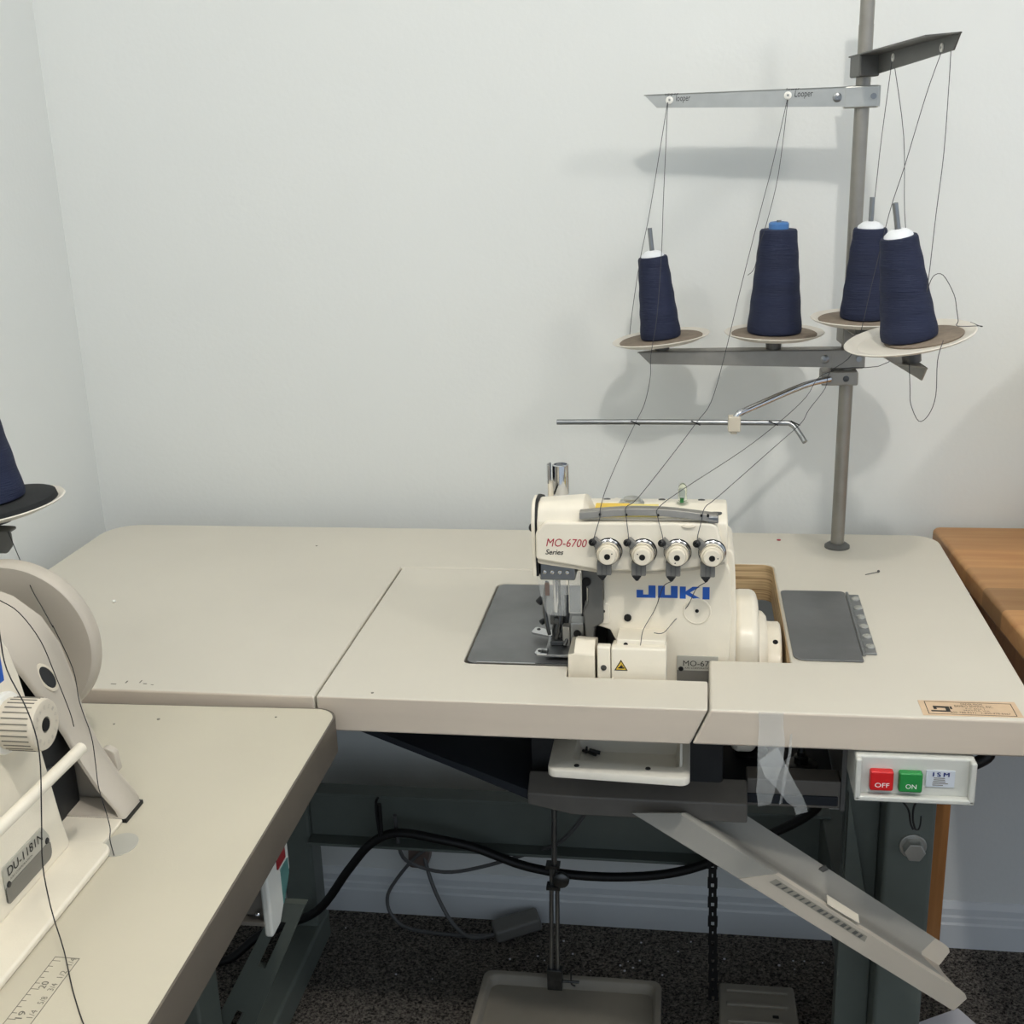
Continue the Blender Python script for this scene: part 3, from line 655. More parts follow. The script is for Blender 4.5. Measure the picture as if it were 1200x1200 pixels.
# model plate
mp_ = MB().box(.8540,.8975,.1235,.1252,-.030,.0015).build('model_plate', M_silv, om)
mb = MB(); text(mb, 'MO-6714', (.8605,.1235,-.0100), (1,0,0), (0,0,1), .0064, .037, depth=.0002); text(mb, 'JUKI CORPORATION', (.8620,.1235,-.0132), (1,0,0), (0,0,1), .0018, .029, depth=.0002); mb.build('lettering', M_ink_k, mp_)
MB().box(.8540,.8975,.1228,.1236,-.0295,-.0150).build('grey_band', M_silv_d, mp_)
MB().lathe([(.0028,0),(.0024,.0008),(0,.001)],(.8582,.1232,-.0135),(0,-1,0),14).build('rivet', M_hole, mp_)
# right-hand drive: rounded cover, collar, pulley
MB().prism(rpoly([(.145,-.13,.02),(.145,.0180,.03),(.195,.0440,.04),(.250,.034,.04),(.280,.00,.03),(.280,-.13,.02)],0,8),'yz',.914,.9425).build('drive_cover', M_ivory, om, bevel=.009, seg=4)
MB().lathe([(.062,0),(.060,.006),(.055,.010),(0,.010)],(.9425,.205,-.042),(1,0,0),48).build('drive_collar', M_ivory_w, om)
pu = MB().lathe([(.050,0),(.0560,.0005),(.0565,.002),(.0565,.0155),(.0545,.0175),(0,.0175)],(.9505,.205,-.050),(1,0,0),56).build('hand_pulley', M_ivory_w, om)
dv = Vector((0,-.52,.85)).normalized(); c_ = Vector((.9610,.205,-.050)); MB().cyl(c_+dv*.054, c_+dv*.0568, .0030, n=18).build('pulley_hole', M_hole, pu)
dv = Vector((0,-.93,.37)).normalized(); mb = MB(); text(mb, '3', c_+dv*.0566+Vector((-.009,0,0)), (1,0,0), (0,.37,.93), .0042, .0036, depth=.0003); mb.build('pulley_mark', M_ivory, pu)

# ------------------------------------------------------------------ thread stand
PX, PY = 1.062, .499
ts = thing('thread_stand', 'tall grey metal thread stand with four spool rests standing at the back of the table', 'thread stand', (PX,PY,0))
TOP = .715; lean = .0045
def pole(z): return (PX+lean*z/.68, PY, z)
MB().cyl(pole(0.002), pole(.655), .0088, n=28).build('pole', M_zinc, ts)
MB().cyl(pole(.6545), pole(TOP), .0085, n=28).build('pole_top', M_zinc, ts)
MB().lathe([(.0165,0),(.0165,.003),(.0145,.0045),(.0125,.006),(.0095,.0065)],(PX,PY,0),n=36).build('base_flange', M_zinc_d, ts)
def arm(name, d, z, length, m, holes, web_tip=.016, web_root=.024, drop=0, fl_side=1, start=-.02, flw=.024):
    """Folded sheet-metal arm: upright web along d with a flange on one side and a clamp round the pole."""
    d = Vector((d[0],d[1],0)).normalized(); s = Vector((d.y,-d.x,0))*fl_side   # s: flange side
    o = Vector((PX+lean*z/.68, PY, z)) - s*.0105
    fx = lambda a, b, c: o+d*a+s*b+Vector((0,0,c))
    th = .0016; mb = MB(); L_ = length
    def plate(a0,a1,zt0,zb0,zt1,zb1,b0=-th,b1=0,cut=.016):
        f = [fx(a0,b0,zb0),fx(a0,b0,zt0),fx(a1,b0,zt1),fx(a1-cut,b0,zb1)]; g = [fx(a0,b1,zb0),fx(a0,b1,zt0),fx(a1,b1,zt1),fx(a1-cut,b1,zb1)]
        A = [mb.bm.verts.new(p) for p in f]; B = [mb.bm.verts.new(p) for p in g]
        mb.bm.faces.new(A); mb.bm.faces.new(B[::-1])
        for i in range(4): mb.bm.faces.new([A[i],B[i],B[(i+1)%4],A[(i+1)%4]])
    plate(start, L_, web_root/2, -web_root/2, web_root/2+drop, web_root/2-web_tip+drop)
    A = [fx(start,-th,web_root/2),fx(start,flw,web_root/2),fx(L_-.03,flw,web_root/2+drop),fx(L_,-th,web_root/2+drop)]
    lo = [mb.bm.verts.new(p-Vector((0,0,th))) for p in A]; up = [mb.bm.verts.new(p) for p in A]
    mb.bm.faces.new(lo); mb.bm.faces.new(up[::-1])
    for i in range(4): mb.bm.faces.new([lo[i],up[i],up[(i+1)%4],lo[(i+1)%4]])
    a_ = mb.build(name, m, ts)
    mb = MB()
    for hx in (-.019,): 
        for q in ((hx,.022,-.002,.0225),):
            pts = [fx(q[0],q[2],-web_root/2-.001),fx(q[1],q[2],-web_root/2-.001),fx(q[1],q[3],-web_root/2-.001),fx(q[0],q[3],-web_root/2-.001)]
            lo = [mb.bm.verts.new(p) for p in pts]; up = [mb.bm.verts.new(p+Vector((0,0,web_root+.0015))) for p in pts]
            mb.bm.faces.new(lo); mb.bm.faces.new(up[::-1])
            for i in range(4): mb.bm.faces.new([lo[i],up[i],up[(i+1)%4],lo[(i+1)%4]])
    mb.build('clamp', m, a_, bevel=.002)
    nrm = -s
    mb = MB().lathe([(.0055,0),(.0055,.0008),(.0035,.002),(.0015,.002),(.0012,.0008),(0,.0008)], fx(.030,-th,0), nrm, 18); build_split(mb, 'bolt', M_steel, a_); MB().cyl(fx(-.012,-.002,0),fx(-.012,-.0045,0),.0035,n=12).build('bolt', M_steel, a_)
    return a_, fx
ul, fxul = arm('upper_arm', (-1,.06), .574, .262, M_zinc_l, None)
ur, fxur = arm('upper_arm', (.165,-.986), .609, .275, M_zinc_d, None, drop=.004)  # shade of its underside put into the darker grey
lo_l, fxll = arm('lower_arm', (-1,-.02), .2575, .268, M_zinc, None)  # lower arms a darker grey: shade from the spool rests put into colour
lo_r, fxlr = arm('lower_arm', (.095,-.995), .2890, .312, M_zinc, None)
ur['label'] = 'shaded grey upper arm pointing forward'; ul['label'] = 'pale upper arm pointing left'
def eyelets(fx, a_, ds, lift=0):
    for a in ds: MB().lathe([(.0046,0),(.0046,.0012),(.0028,.0022),(.0016,.0022),(.0013,.0006),(.0046,0)], fx(a,-.0016,.0045+lift), fx(a,-1,0)-fx(a,0,0), 20, cap=False).lathe([(.0044,0),(.0044,.0012),(.0015,.0016)], fx(a,.0,.0045+lift), fx(a,1,0)-fx(a,0,0), 20, cap=False).build('eyelet', M_white, a_)
eyelets(fxul, ul, (.2305,.088)); eyelets(fxur, ur, (.075,.228))
mb = MB()
sdir = (fxul(-1,0,0)-fxul(0,0,0))
for q in (('looper', .2225, .0030, .0074, .0175), ('Looper', .0800, .0025, .0074, .0215), ('upper', .2360, .0103, .0030, .0170), ('lower', .0900, .0105, .0026, .0160)):
    mb = MB(); text(mb, q[0], fxul(q[1],-.0016,q[2]), sdir, (0,0,1), q[3], q[4], shear=.1, depth=.0003); mb.build('handwriting', M_ink_k, ul)
# rod clamp, cranked rod and thread bar
rc = MB().box(1.030,1.0755,.478,.512,.2245,.2425).build('rod_clamp', M_zinc, ts, bevel=.002)
MB().lathe([(.004,0),(.0036,.001),(0,.0014)],(1.0605,.478,.2335),(0,-1,0),14).build('bolt', M_darksteel, rc)
MB().tube([(1.040,.476,.2335),(1.005,.452,.2300),(.935,.386,.2145),(.922,.377,.2095),(.918,.377,.200)],.0042,12,4).build('crank_rod', M_chrome, ts)
tb_ = MB().tube([(.7005,.377,.2005),(.80,.377,.2008),(.90,.377,.2002),(.975,.377,.1995),(.985,.376,.1985),(.992,.372,.193),(1.0015,.360,.180)],.0034,12,3).build('thread_bar', M_steel, ts)
mb = MB()
for x in (.7985,.872,.965,.991): mb.tube([(x-.006,.3732,.203),(x-.001,.3725,.2005),(x+.005,.3735,.1975)],.0007,6)
build_split(mb, 'thread_slot', M_hole, tb_)
MB().box(.9105,.9255,.3690,.3845,.1895,.2085).box(.9135,.9215,.371,.381,.1865,.19).build('bar_clip', M_beige, tb_, bevel=.0015)
# spool rests
def spool_rest(c, nrm, hub, r=.0635, pad=.0535, shift=0.):
    o, n_ = Vector(c), Vector(nrm).normalized()
    d = MB().lathe([(.008,-.006),(.030,-.0055),(.050,-.0030),(r-.002,.0015),(r,.0032),(r-.0012,.0040),(.055,.0012),(.053,-.0005),(0,-.0008)], o, n_, 56).build('spool_rest', M_dish, ts)
    MB().lathe([(pad,-.0004),(pad+.0005,.0012),(pad-.001,.0022),(0,.0018)], o+Vector((shift,0,shift*.17)), n_, 48).build('felt_pad', M_felt, d)
    mb = MB().cyl(o-n_*.0055, o-n_*hub, .0105, .0095, 22); mb.build('hub', M_zinc_d, d)
    MB().cyl(o, o+n_*.1430, .0030, n=14).build('spindle', M_steel, d)
    return o, n_
pos = {}
pos[1] = spool_rest((.826,.494,.2835), (-.105,-.01,1), .0135)
pos[2] = spool_rest((.970,.497,.2885), (.012,-.02,1), .0190)
pos[3] = spool_rest((1.0700,.412,.3180), (.01,-.03,1), .0165)
pos[4] = spool_rest((1.0915,.222,.3245), (-.175,-.07,1), .0235, r=.0670, pad=.040, shift=.014)

# thread cones
def cone(k, rb, rt, h, core_m, label, cap=False, name='thread_cone'):
    o, n_ = pos[k]; o = o+n_*.0024
    t = thing(name, label, 'thread cone', o, 'navy thread cones')
    prof = [(rb*.90,0),(rb*.98,.0015),(rb,.005)]
    for i in range(1,24):
        f = i/24; prof.append((rb+(rt-rb)*f+.00035*math.sin(f*26), .005+(h-.009)*f))
    prof += [(rt,h-.003),(rt*.94,h-.0005),(rt*.55,h)]
    MB().lathe(prof, o, n_, 48).build('winding', M_navy, t)
    if cap: MB().lathe([(.0125,-.003),(.0125,.0065),(.0108,.0085),(.0070,.0088),(.0062,.004),(0,.004)], o+n_*h, n_, 32).build('core', core_m, t)
    else: MB().lathe([(rt*.80,-.003),(rt*.74,.002),(rt*.5,.0060),(.0055,.0075),(.0040,.0075),(.0040,-.002)], o+n_*h, n_, 32).build('core', core_m, t)
    return o, n_
cone(1, .0262, .0190, .1050, M_conecore, 'leftmost navy thread cone on the overlock stand, leaning, its white tip below a bare spindle')
cone(2, .0345, .0232, .1300, M_bluecore, 'largest navy thread cone on the stand, topped by a blue plastic core', True)
cone(3, .0290, .0195, .1060, M_conecore, 'upright navy thread cone close to the pole, half hidden behind the tilted one')
cone(4, .0292, .0192, .1070, M_conecore, 'front right navy thread cone tilting left over a dish with loose thread')

# threads
def strand(label, *runs, m=M_thread, r=.00042):
    mb = MB()
    for p in runs: mb.tube(p, r, 5, 4)
    o = mb.build('thread', m); return tag(o, label, 'thread', 'thread strands')
strand('thin thread rising from the left leaning cone to the pale arm', [(0.7863,0.4750,0.2934),(0.7897,0.4750,0.3230),(0.7996,0.4750,0.3873),(0.8123,0.4780,0.4498),(0.8330,0.4880,0.5758)])
strand('thin thread passing in front of the left leaning cone down to the first tension dial', [(0.8332,0.4880,0.5757),(0.8303,0.4700,0.4958),(0.8288,0.4550,0.4507),(0.8272,0.4450,0.3950),(0.8226,0.4240,0.3235),(0.8155,0.4160,0.2764),(0.8150,0.4100,0.2504),(0.8090,0.3900,0.2220),(0.7990,0.3725,0.2022),(0.7899,0.3000,0.1923),(0.7783,0.1600,0.1822),(0.7755,0.0980,0.1764),(0.7748,0.0925,0.1665),(.770,.0880,.1500),(.7685,.0840,.1435)])
strand('thin thread rising from the blue-topped cone to the pale arm', [(0.9335,0.4640,0.3675),(0.9418,0.4660,0.3766),(0.9474,0.4680,0.4055),(0.9550,0.4720,0.4290),(0.9679,0.4780,0.4865),(0.9772,0.4890,0.5735)])
strand('thin thread running beside the blue-topped cone down to the second tension dial', [(0.9765,0.4890,0.5735),(0.9602,0.4600,0.5022),(0.9474,0.4400,0.4537),(0.9351,0.4300,0.4044),(0.9220,0.4220,0.3490),(0.9048,0.4150,0.2713),(0.8900,0.3950,0.2218),(0.8733,0.3725,0.2022),(0.8471,0.2700,0.1899),(0.8128,0.1200,0.1801),(0.8016,0.0980,0.1765),(0.8018,0.0925,0.1669),(0.8040,0.0880,0.1500),(.8040,.084,.1435)])
strand('thin thread rising from the half hidden cone to the dark forward arm', [(1.0870,0.4250,0.6080),(1.0790,0.4150,0.5279),(1.0759,0.4130,0.4808),(1.0735,0.4120,0.4423),(1.0715,0.4100,0.4270)])
strand('thin thread dropping from the dark arm behind the cones to the third tension dial', [(1.0895,0.4250,0.6076),(1.1011,0.4000,0.5272),(1.1056,0.3900,0.4429),(1.1086,0.3600,0.3952),(1.1120,0.3450,0.3344),(1.0900,0.3400,0.2800),(1.0500,.4300,.2560),(1.0218,0.4300,0.2450),(1.0057,0.4100,0.2248),(0.9734,0.3725,0.2034),(0.9240,0.2700,0.1922),(0.8583,0.1400,0.1835),(0.8345,0.0980,0.1763),(0.8338,0.0925,0.1673),(0.8385,0.0880,0.1500),(.8390,.084,.1435)], [(.8478,.0850,.1010),(0.8389,0.1100,0.0854),(0.8307,0.1236,0.0560),(0.8190,0.1000,0.0415),(0.8170,0.0845,0.0340),(0.8160,0.0840,0.0270)])
strand('thin thread rising from the tilted front cone to the dark forward arm', [(1.1201,0.2620,0.6115),(1.1192,0.2550,0.5764),(1.1170,0.2450,0.5106),(1.1117,0.2350,0.4523),(1.1050,0.2120,0.4004),(1.1013,0.2000,0.3787)])
strand('thin thread crossing from the dark arm tip behind the cones to the fourth tension dial', [(1.1130,0.2750,0.6080),(1.1018,0.2800,0.5679),(1.0864,0.2900,0.4978),(1.0750,0.3000,0.4492),(1.0633,0.3200,0.3699),(1.0505,0.3350,0.2947),(1.0360,0.4400,0.2500),(1.0288,0.4200,0.2333),(1.0070,0.3850,0.2142),(0.9968,0.3720,0.2002),(0.9573,0.2700,0.1944),(0.8956,0.1200,0.1830),(0.8809,0.0980,0.1769),(0.8776,0.0925,0.1642),(0.8740,0.0880,0.1500),(.8740,.084,.1435)], [(.8828,.0850,.1010),(0.8734,0.1100,0.0842),(0.8648,0.1236,0.0597),(0.8507,0.1236,0.0420),(0.8400,0.0950,0.0400),(0.8300,0.0930,0.0405)])
strand('loose loop of thread slack on and below the tilted front dish', [(1.1010,0.1980,0.3770),(1.1057,0.1960,0.3928),(1.1161,0.2000,0.3937),(1.1281,0.2000,0.3741),(1.1296,0.1900,0.3609),(1.1331,0.1950,0.3480),(1.1340,0.2000,0.3420),(1.1560,.200,.3420),(1.1600,.215,.3390),(1.154,.235,.3405)], [(1.1130,.160,.334),(1.1081,0.1560,0.3144),(1.1096,0.1600,0.2782),(1.1058,0.1700,0.2562),(1.0966,0.1700,0.2497),(1.0877,0.1700,0.2673),(1.0859,0.1700,0.2829),(1.0871,0.1900,0.3050)])

# ------------------------------------------------------------------ second table with the walking-foot machine
Z2 = -.010
t2 = thing('sewing_table', 'second sewing table at lower left with dark edge band, carrying the lockstitch machine', 'table', (.25,-.6,ZF))
o2 = [(-.024,-.020,.03),(.5155,-.006,.022),(.523,-1.20,.03),(-.024,-1.20,.03)]
outer = rpoly(o2, .02, 8)
cx_, cy_ = .25, -.6
inner = [(cx_+(x-cx_)*(1-.0022/.268), cy_+(y-cy_)*(1-.0022/.597)) for x, y in outer]
MB().prism(inner, 'xy', Z2-.038, Z2).build('tabletop', M_lam2, t2)
MB().loft([[(x,y,Z2-.038) for x,y in inner],[(x,y,Z2-.0385) for x,y in outer],[(x,y,Z2-.0015) for x,y in outer],[(cx_+(x-cx_)*.9985,cy_+(y-cy_)*.9992,Z2-.0002) for x,y in outer],[(x,y,Z2-.0002) for x,y in inner]],cap=False).build('edge_band', M_edge, t2, smooth=50)
mb = MB(); rx0, rx1, ry = .4195, .4385, -.4085
mb.box(rx0,rx1,ry-.0005,ry,Z2,Z2+.0002).box(rx1-.0005,rx1,ry-.42,ry,Z2,Z2+.0002).box(rx0,rx0+.0004,ry-.42,ry,Z2,Z2+.0002)
for k in range(66):
    yy = ry-.006*k-.004; mb.box(rx0, rx0+(.0062 if k % 5 == 0 else .0038), yy-.00035, yy, Z2, Z2+.0002)
for k in range(9):
    text(mb, str(20-k), (.4295,ry-.0335-k*.030,Z2), (0,1,0), (-1,0,0), .0050, .0075, bold=.01, depth=.0002)
for k in range(12):
    text(mb, ['1/4','1/2','3/4','5/8'][k % 4], (.4365,ry-.008-k*.0135,Z2), (0,1,0), (-1,0,0), .0045, .0075, depth=.0002)
mb.build('printed_ruler', M_ink_g, t2)
mb = MB().cyl((.336,-.044,Z2),(.336,-.044,Z2+.0003),.0017,n=10).cyl((.295,-.058,Z2),(.295,-.058,Z2+.0003),.0012,n=8).cyl((.455,-.03,Z2),(.455,-.03,Z2+.0003),.0012,n=8); mb.build('speck', M_ink_g, t2)
for (lx, ly) in ((.355,-.165),(.355,-1.08)):
    l_ = MB().box(lx,lx+.045,ly,ly+.05,ZF+.04,Z2-.041).build('leg', M_green_shade, t2, bevel=.004)
    MB().box(lx-.30,lx+.13,ly-.002,ly+.052,ZF,ZF+.045).build('foot_bar', M_green_shade, l_, bevel=.005)
    MB().box(lx-.22,lx+.12,ly-.01,ly+.06,Z2-.045,Z2-.0385).build('mounting_plate', M_green_shade, l_, bevel=.002)
    mb = MB()
    br = [(.498,-.170),(.468,-.170),(.375,-.345),(.410,-.365)]
    d0 = Vector((br[3][0]-br[0][0], br[3][1]-br[0][1]))
    def bp(a, b): 
        p = Vector(br[0])*(1-a)+Vector(br[3])*a; q = Vector(br[1])*(1-a)+Vector(br[2])*a; return tuple(p*(1-b)+q*b)
    for a0, a1 in ((0,.12),(.42,.72),(.94,1.0)): mb.prism([bp(a0,0),bp(a0,1),bp(a1,1),bp(a1,0)],'xz',ly+.054,ly+.062)
    for a0, a1 in ((.12,.42),(.72,.94)):
        mb.prism([bp(a0,0),bp(a0,.38),bp(a1,.38),bp(a1,0)],'xz',ly+.054,ly+.062); mb.prism([bp(a0,.62),bp(a0,1),bp(a1,1),bp(a1,.62)],'xz',ly+.054,ly+.062)
    mb.build('slotted_brace', M_green_shade, l_)
MB().box(.06,.10,-1.06,-.12,ZF+.15,ZF+.22).build('cross_rail', M_green_m, t2, bevel=.003)

sw2 = thing('power_switch', 'switch box in shadow below the edge of the lower left table', 'switch', (.465,-.175,-.145))
hs = MB().box(.432,.490,-.190,-.143,-.128,-.0488).build('housing', M_swgrey_shade, sw2, bevel=.002)
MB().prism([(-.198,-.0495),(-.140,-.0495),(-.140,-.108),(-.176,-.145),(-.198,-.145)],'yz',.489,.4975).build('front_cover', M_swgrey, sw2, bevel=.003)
MB().box(.497,.4990,-.174,-.152,-.090,-.066).build('off_button', M_red_shade, sw2, bevel=.001)
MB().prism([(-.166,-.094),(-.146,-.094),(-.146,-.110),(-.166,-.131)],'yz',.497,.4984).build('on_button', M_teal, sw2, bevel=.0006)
MB().box(.447,.457,-.1965,-.1895,-.118,-.055).box(.436,.4905,-.199,-.1895,-.1325,-.1285).build('side_bracket', M_swgrey_shade, sw2, bevel=.0008)
build_split(MB().cyl((.462,-.190,-.100),(.462,-.1935,-.100),.0035,n=14).sphere((.484,-.1955,-.122),.0028,n=10), 'screw', M_chrome, sw2)

lm = thing('lockstitch_machine', 'ivory walking-foot sewing machine at the left edge with large handwheel and belt guard', 'sewing machine', (.29,-.45,Z2))
bed = MB().prism(rpoly([(.19,-.272,.006),(.4005,-.272,.014),(.4005,-.86,.02),(.19,-.86,.01)],0,6),'xy',Z2-.0,Z2+.0065).build('bed', M_ivory, lm, bevel=.0025, seg=3)
MB().prism(rpoly([(.19,-.232,.003),(.388,-.232,.003),(.388,-.271,.003),(.19,-.271,.003)],0,3),'xy',Z2,Z2+.0035).build('bed_extension', M_ivory, bed, bevel=.001)
MB().prism([(.4010+.0145*math.cos(a),-.2665+.0175*math.sin(a)) for a in [2*PI*k/28 for k in range(28)]],'xy',Z2,Z2+.0006).build('hinge_cap', M_silv, bed)
pil = [(-.276,Z2+.004),(-.284,.027),(-.2935,.081),(-.3045,.143),(-.309,.165),(-.317,.190),(-.330,.213),(-.356,.238),(-.41,.258),(-.86,.262),(-.86,.03),(-.77,.03),(-.765,.145),(-.52,.150),(-.475,.12),(-.46,.06),(-.455,Z2+.004)]
ar_ = MB().prism(rpoly([(a,b,.012 if i in (9,10,11) else .006) for i,(a,b) in enumerate(pil)],0,4),'yz',.235,.365).build('arm', M_ivory, lm, bevel=.005, seg=3)
mb = MB(); text(mb, 'JUKI', (.3650,-.425,.170), (0,1,0), (0,0,1), .022, .094, bold=.035, depth=.0003); mb.build('blue_lettering', M_ink_b, ar_)
MB().lathe([(.0022,0),(.002,.001),(0,.001)],(.365,-.3165,.135),(1,0,0),12).build('screw', M_dark, ar_)
np_ = MB().prism(rpoly([(-.374,.005,.003),(-.309,.005,.006),(-.309,.024,.006),(-.3165,.036,.004),(-.374,.036,.003)],0,4),'yz',.3646,.3662).build('name_plate', M_silv, ar_)
MB().prism(rpoly([(-.374,.005,.003),(-.309,.005,.006),(-.309,.0195,.003),(-.374,.0195,.001)],0,4),'yz',.3655,.3666).build('grey_band', M_silv_d, np_)
mb = MB(); text(mb, 'DU-1181N', (.3662,-.3685,.0262), (0,1,0), (0,0,1), .0072, .0500, bold=.006, depth=.0003); text(mb, 'JUKI CORPORATION', (.3662,-.367,.0222), (0,1,0), (0,0,1), .0018, .032, depth=.0003); mb.build('lettering', M_ink_k, np_)
for q in ((.3662,-.3695,.0200),(.3662,-.3130,.0215)): MB().lathe([(.0027,0),(.0022,.0008),(0,.001)],q,(1,0,0),14).build('rivet', M_dark, np_)
# stitch dial and lever
dc = (.365,-.342,.1395)
dl = MB().lathe([(.0205,0),(.0205,.003),(.0190,.005),(.0195,.010),(.0195,.032),(.0185,.0345),(.0160,.0350),(.0060,.0350),(.0052,.0290),(0,.0290)], dc, (1,0,0), 48).build('stitch_dial', M_beige, lm)
MB().lathe([(.0228,-.001),(.0235,.003),(.0225,.0055),(.020,.006),(0,.006)], dc, (1,0,0), 44).build('collar', M_white, dl)
mb = MB()
for k in range(28):
    a = 2*PI*k/28; r_ = Matrix.Rotation(a,3,'X'); mb.obox(Vector(dc)+Vector((.0205,0,0))+r_ @ Vector((0,.01955,0)), (.021,.0006,.0009), r_)
mb.build('grip_groove', M_ink_g, dl)
mb = MB(); mb.cyl((dc[0]+.0296,dc[1],dc[2]),(dc[0]+.0352,dc[1],dc[2]),.0048,n=24); mb.build('screw_hole', M_hole, dl)
mb = MB()
for k in range(14):
    a = 2*PI*k/14; u_ = Vector((0,math.cos(a),math.sin(a))); w_ = Vector((0,math.sin(a),-math.cos(a)))
    text(mb, str(k % 10), Vector(dc)+Vector((.0351,0,0))+u_*.0118-w_*.0012, w_ if False else Vector((0,-math.sin(a),math.cos(a))), Vector((0,-math.cos(a),-math.sin(a))) if False else u_, .0030, .0022, depth=.0002)
for v in mb.bm.verts: v.co.x = dc[0]+.0353
mb.build('dial_figures', M_beige_d, dl)
lv = MB().tube([(.4005,-.3015,.0985),(.4005,-.34,.0990),(.4005,-.40,.0995),(.4000,-.47,.1000)],.0048,14,2).build('reverse_lever', M_ivory, lm)
MB().cyl((.362,-.465,.10),(.399,-.465,.10),.0075,n=20).build('lever_hub', M_steel, lv)
# belt guard: bell-shaped shell between arm and handwheel
rt = [(.3905,Z2+.003,-.2335),(.3885,-.001,-.2335),(.374,.0195,-.2335),(.3600,.047,-.2335),(.3510,.072,-.2350),(.3445,.112,-.2500),(.337,.143,-.2610),(.3235,.168,-.2700),(.302,.185,-.2770),(.277,.194,-.2800)]
lf = [(.50-x,z,y) for x,z,y in rt[::-1]]
pf_ = rt+[(.25,.1965,-.281)]+lf
cb_ = Vector((.25,.04))
def ins(k, y=None): 
    out_ = []
    for x,z,yy in pf_:
        q = cb_+(Vector((x,z))-cb_)*k; out_.append((q.x, yy if y is None else y, max(q.y, Z2+.003)))
    return out_
mb = MB().loft([ins(.975,-.2015), ins(1,-.2040), [(x,y+.002,z) for x,y,z in ins(1)], ins(.985), ins(.955), [(x,y+.004,z) for x,y,z in ins(.945)], ins(.93,-.2070)], cap=False)
bg = mb.build('belt_guard', M_beige_d, lm, smooth=50)
mb = MB(); mb.bm.faces.new([mb.bm.verts.new(p) for p in ins(.976,-.2020)]); o_ = mb.build('guard_back', M_beige_d, bg); sd = o_.modifiers.new('thick','SOLIDIFY'); sd.thickness = .003
MB().box(.12,.3915,-.2335,-.2005,Z2,Z2+.0035).build('guard_seal', M_black, bg)
# oval opening in the guard (rim and dark slot set on the slope)
c_ = Vector((.3423,-.2380,.1270)); n_ = Vector((.93,-.28,.24)).normalized(); up_ = Vector((-.22,.08,.97)); up_ = (up_-n_*up_.dot(n_)).normalized(); sd_ = up_.cross(n_)
def oval(k, off, a=.0062, b=.0105): 
    return [c_+n_*off+sd_*(a*k*math.cos(t)-b*.30*k*math.sin(t))*1.0+up_*(b*k*math.sin(t)) for t in [2*PI*i/28 for i in range(28)]]
MB().loft([oval(1.35,-.003),oval(1.28,.0004),oval(1.0,.0010),oval(.92,-.004)],cap=False).build('slot_rim', M_beige, bg)
MB().loft([oval(1.02,-.004),oval(1.02,.0003)]).build('oval_slot', M_dark, bg)
MB().prism(rpoly([(.352,.016,.003),(.370,.016,.003),(.368,.036,.005),(.356,.042,.005)],0,4),'xz',-.196,-.188).build('hinge_tab', M_beige_d, bg, bevel=.001)
mc = MB().box(.245,.3380,-.270,-.208,Z2+.002,.098).prism(rpoly([(.245,.10,.0),(.330,.10,.004),(.322,.150,.02),(.295,.176,.02),(.245,.182,.0)],0,4),'xz',-.290,-.2200).build('belt_housing', M_dark, lm, bevel=.008)
MB().lathe([(.060,0),(.060,.012),(.052,.014),(.052,.022),(.060,.024),(.060,.034),(0,.034)],(.25,-.285,.105),(0,1,0),40).build('belt_pulley', M_dark, mc)
MB().cyl((.3375,-.250,.045),(.3410,-.250,.045),.0055,n=18).build('bright_screw', M_steel, mc)
MB().lathe([(.030,.006),(.034,.003),(.0755,.000),(.0780,.002),(.0790,.005),(.0795,.013),(.0780,.0155),(.060,.017),(0,.017)],(.2505,-.1350,.1085),(0,1,0),72).build('handwheel', M_beige_d, lm)
MB().cyl((.2505,-.292,.1085),(.2505,-.118,.1085),.014,n=24).build('shaft', M_steel, lm)

# its thread stand and black-padded spool rest
s2 = thing('thread_stand', 'thread stand at the left edge carrying one black padded spool rest', 'thread stand', (.055,-.055,Z2))
MB().cyl((.055,-.055,Z2),(.055,-.055,.66),.0088,n=24).build('pole', M_zinc, s2)
MB().lathe([(.0165,0),(.0145,.0045),(.0095,.0065)],(.055,-.055,Z2),n=30).build('base_flange', M_zinc_d, s2)
MB().prism(rpoly([(.045,.176,.002),(.2200,.176,.006),(.2270,.184,.004),(.2270,.1995,.004),(.045,.200,.002)],0,4),'xz',-.0745,-.0725).prism(rpoly([(.045,-.0745,0),(.2270,-.0745,0),(.2270,-.060,.006),(.045,-.045,0)],0,4),'xy',.1975,.1995).build('arm', M_zinc_d, s2, bevel=.0006)
MB().lathe([(.0042,0),(.004,.001),(0,.0014)],(.2075,-.0745,.1855),(0,-1,0),16).build('rivet', M_zinc_l, s2)
o, n_ = Vector((.2010,-.05,.2130)), Vector((-.10,-.02,1)).normalized()
d_ = MB().lathe([(.008,-.006),(.030,-.0055),(.050,-.0030),(.063,.0015),(.0650,.0032),(.0640,.0042),(.055,.0012),(.053,-.0005),(0,-.0008)], o, n_, 64).build('spool_rest', M_dish, s2)
MB().lathe([(.0555,-.0002),(.0580,.0020),(.0570,.0072),(.0550,.0082),(0,.0082)], o, n_, 60).build('foam_pad', M_felt_d, d_)
MB().cyl(o-n_*.005, o-n_*.0140, .0105, n=20).build('hub', M_zinc_d, d_)
MB().cyl(o, o+n_*.155, .003, n=12).build('spindle', M_steel, d_)
pos[5] = (o+n_*.0062-Vector((.004,0,0)), n_)
cone(5, .0335, .0225, .1350, M_conecore, 'navy thread cone at the left edge of the picture on a black foam pad')

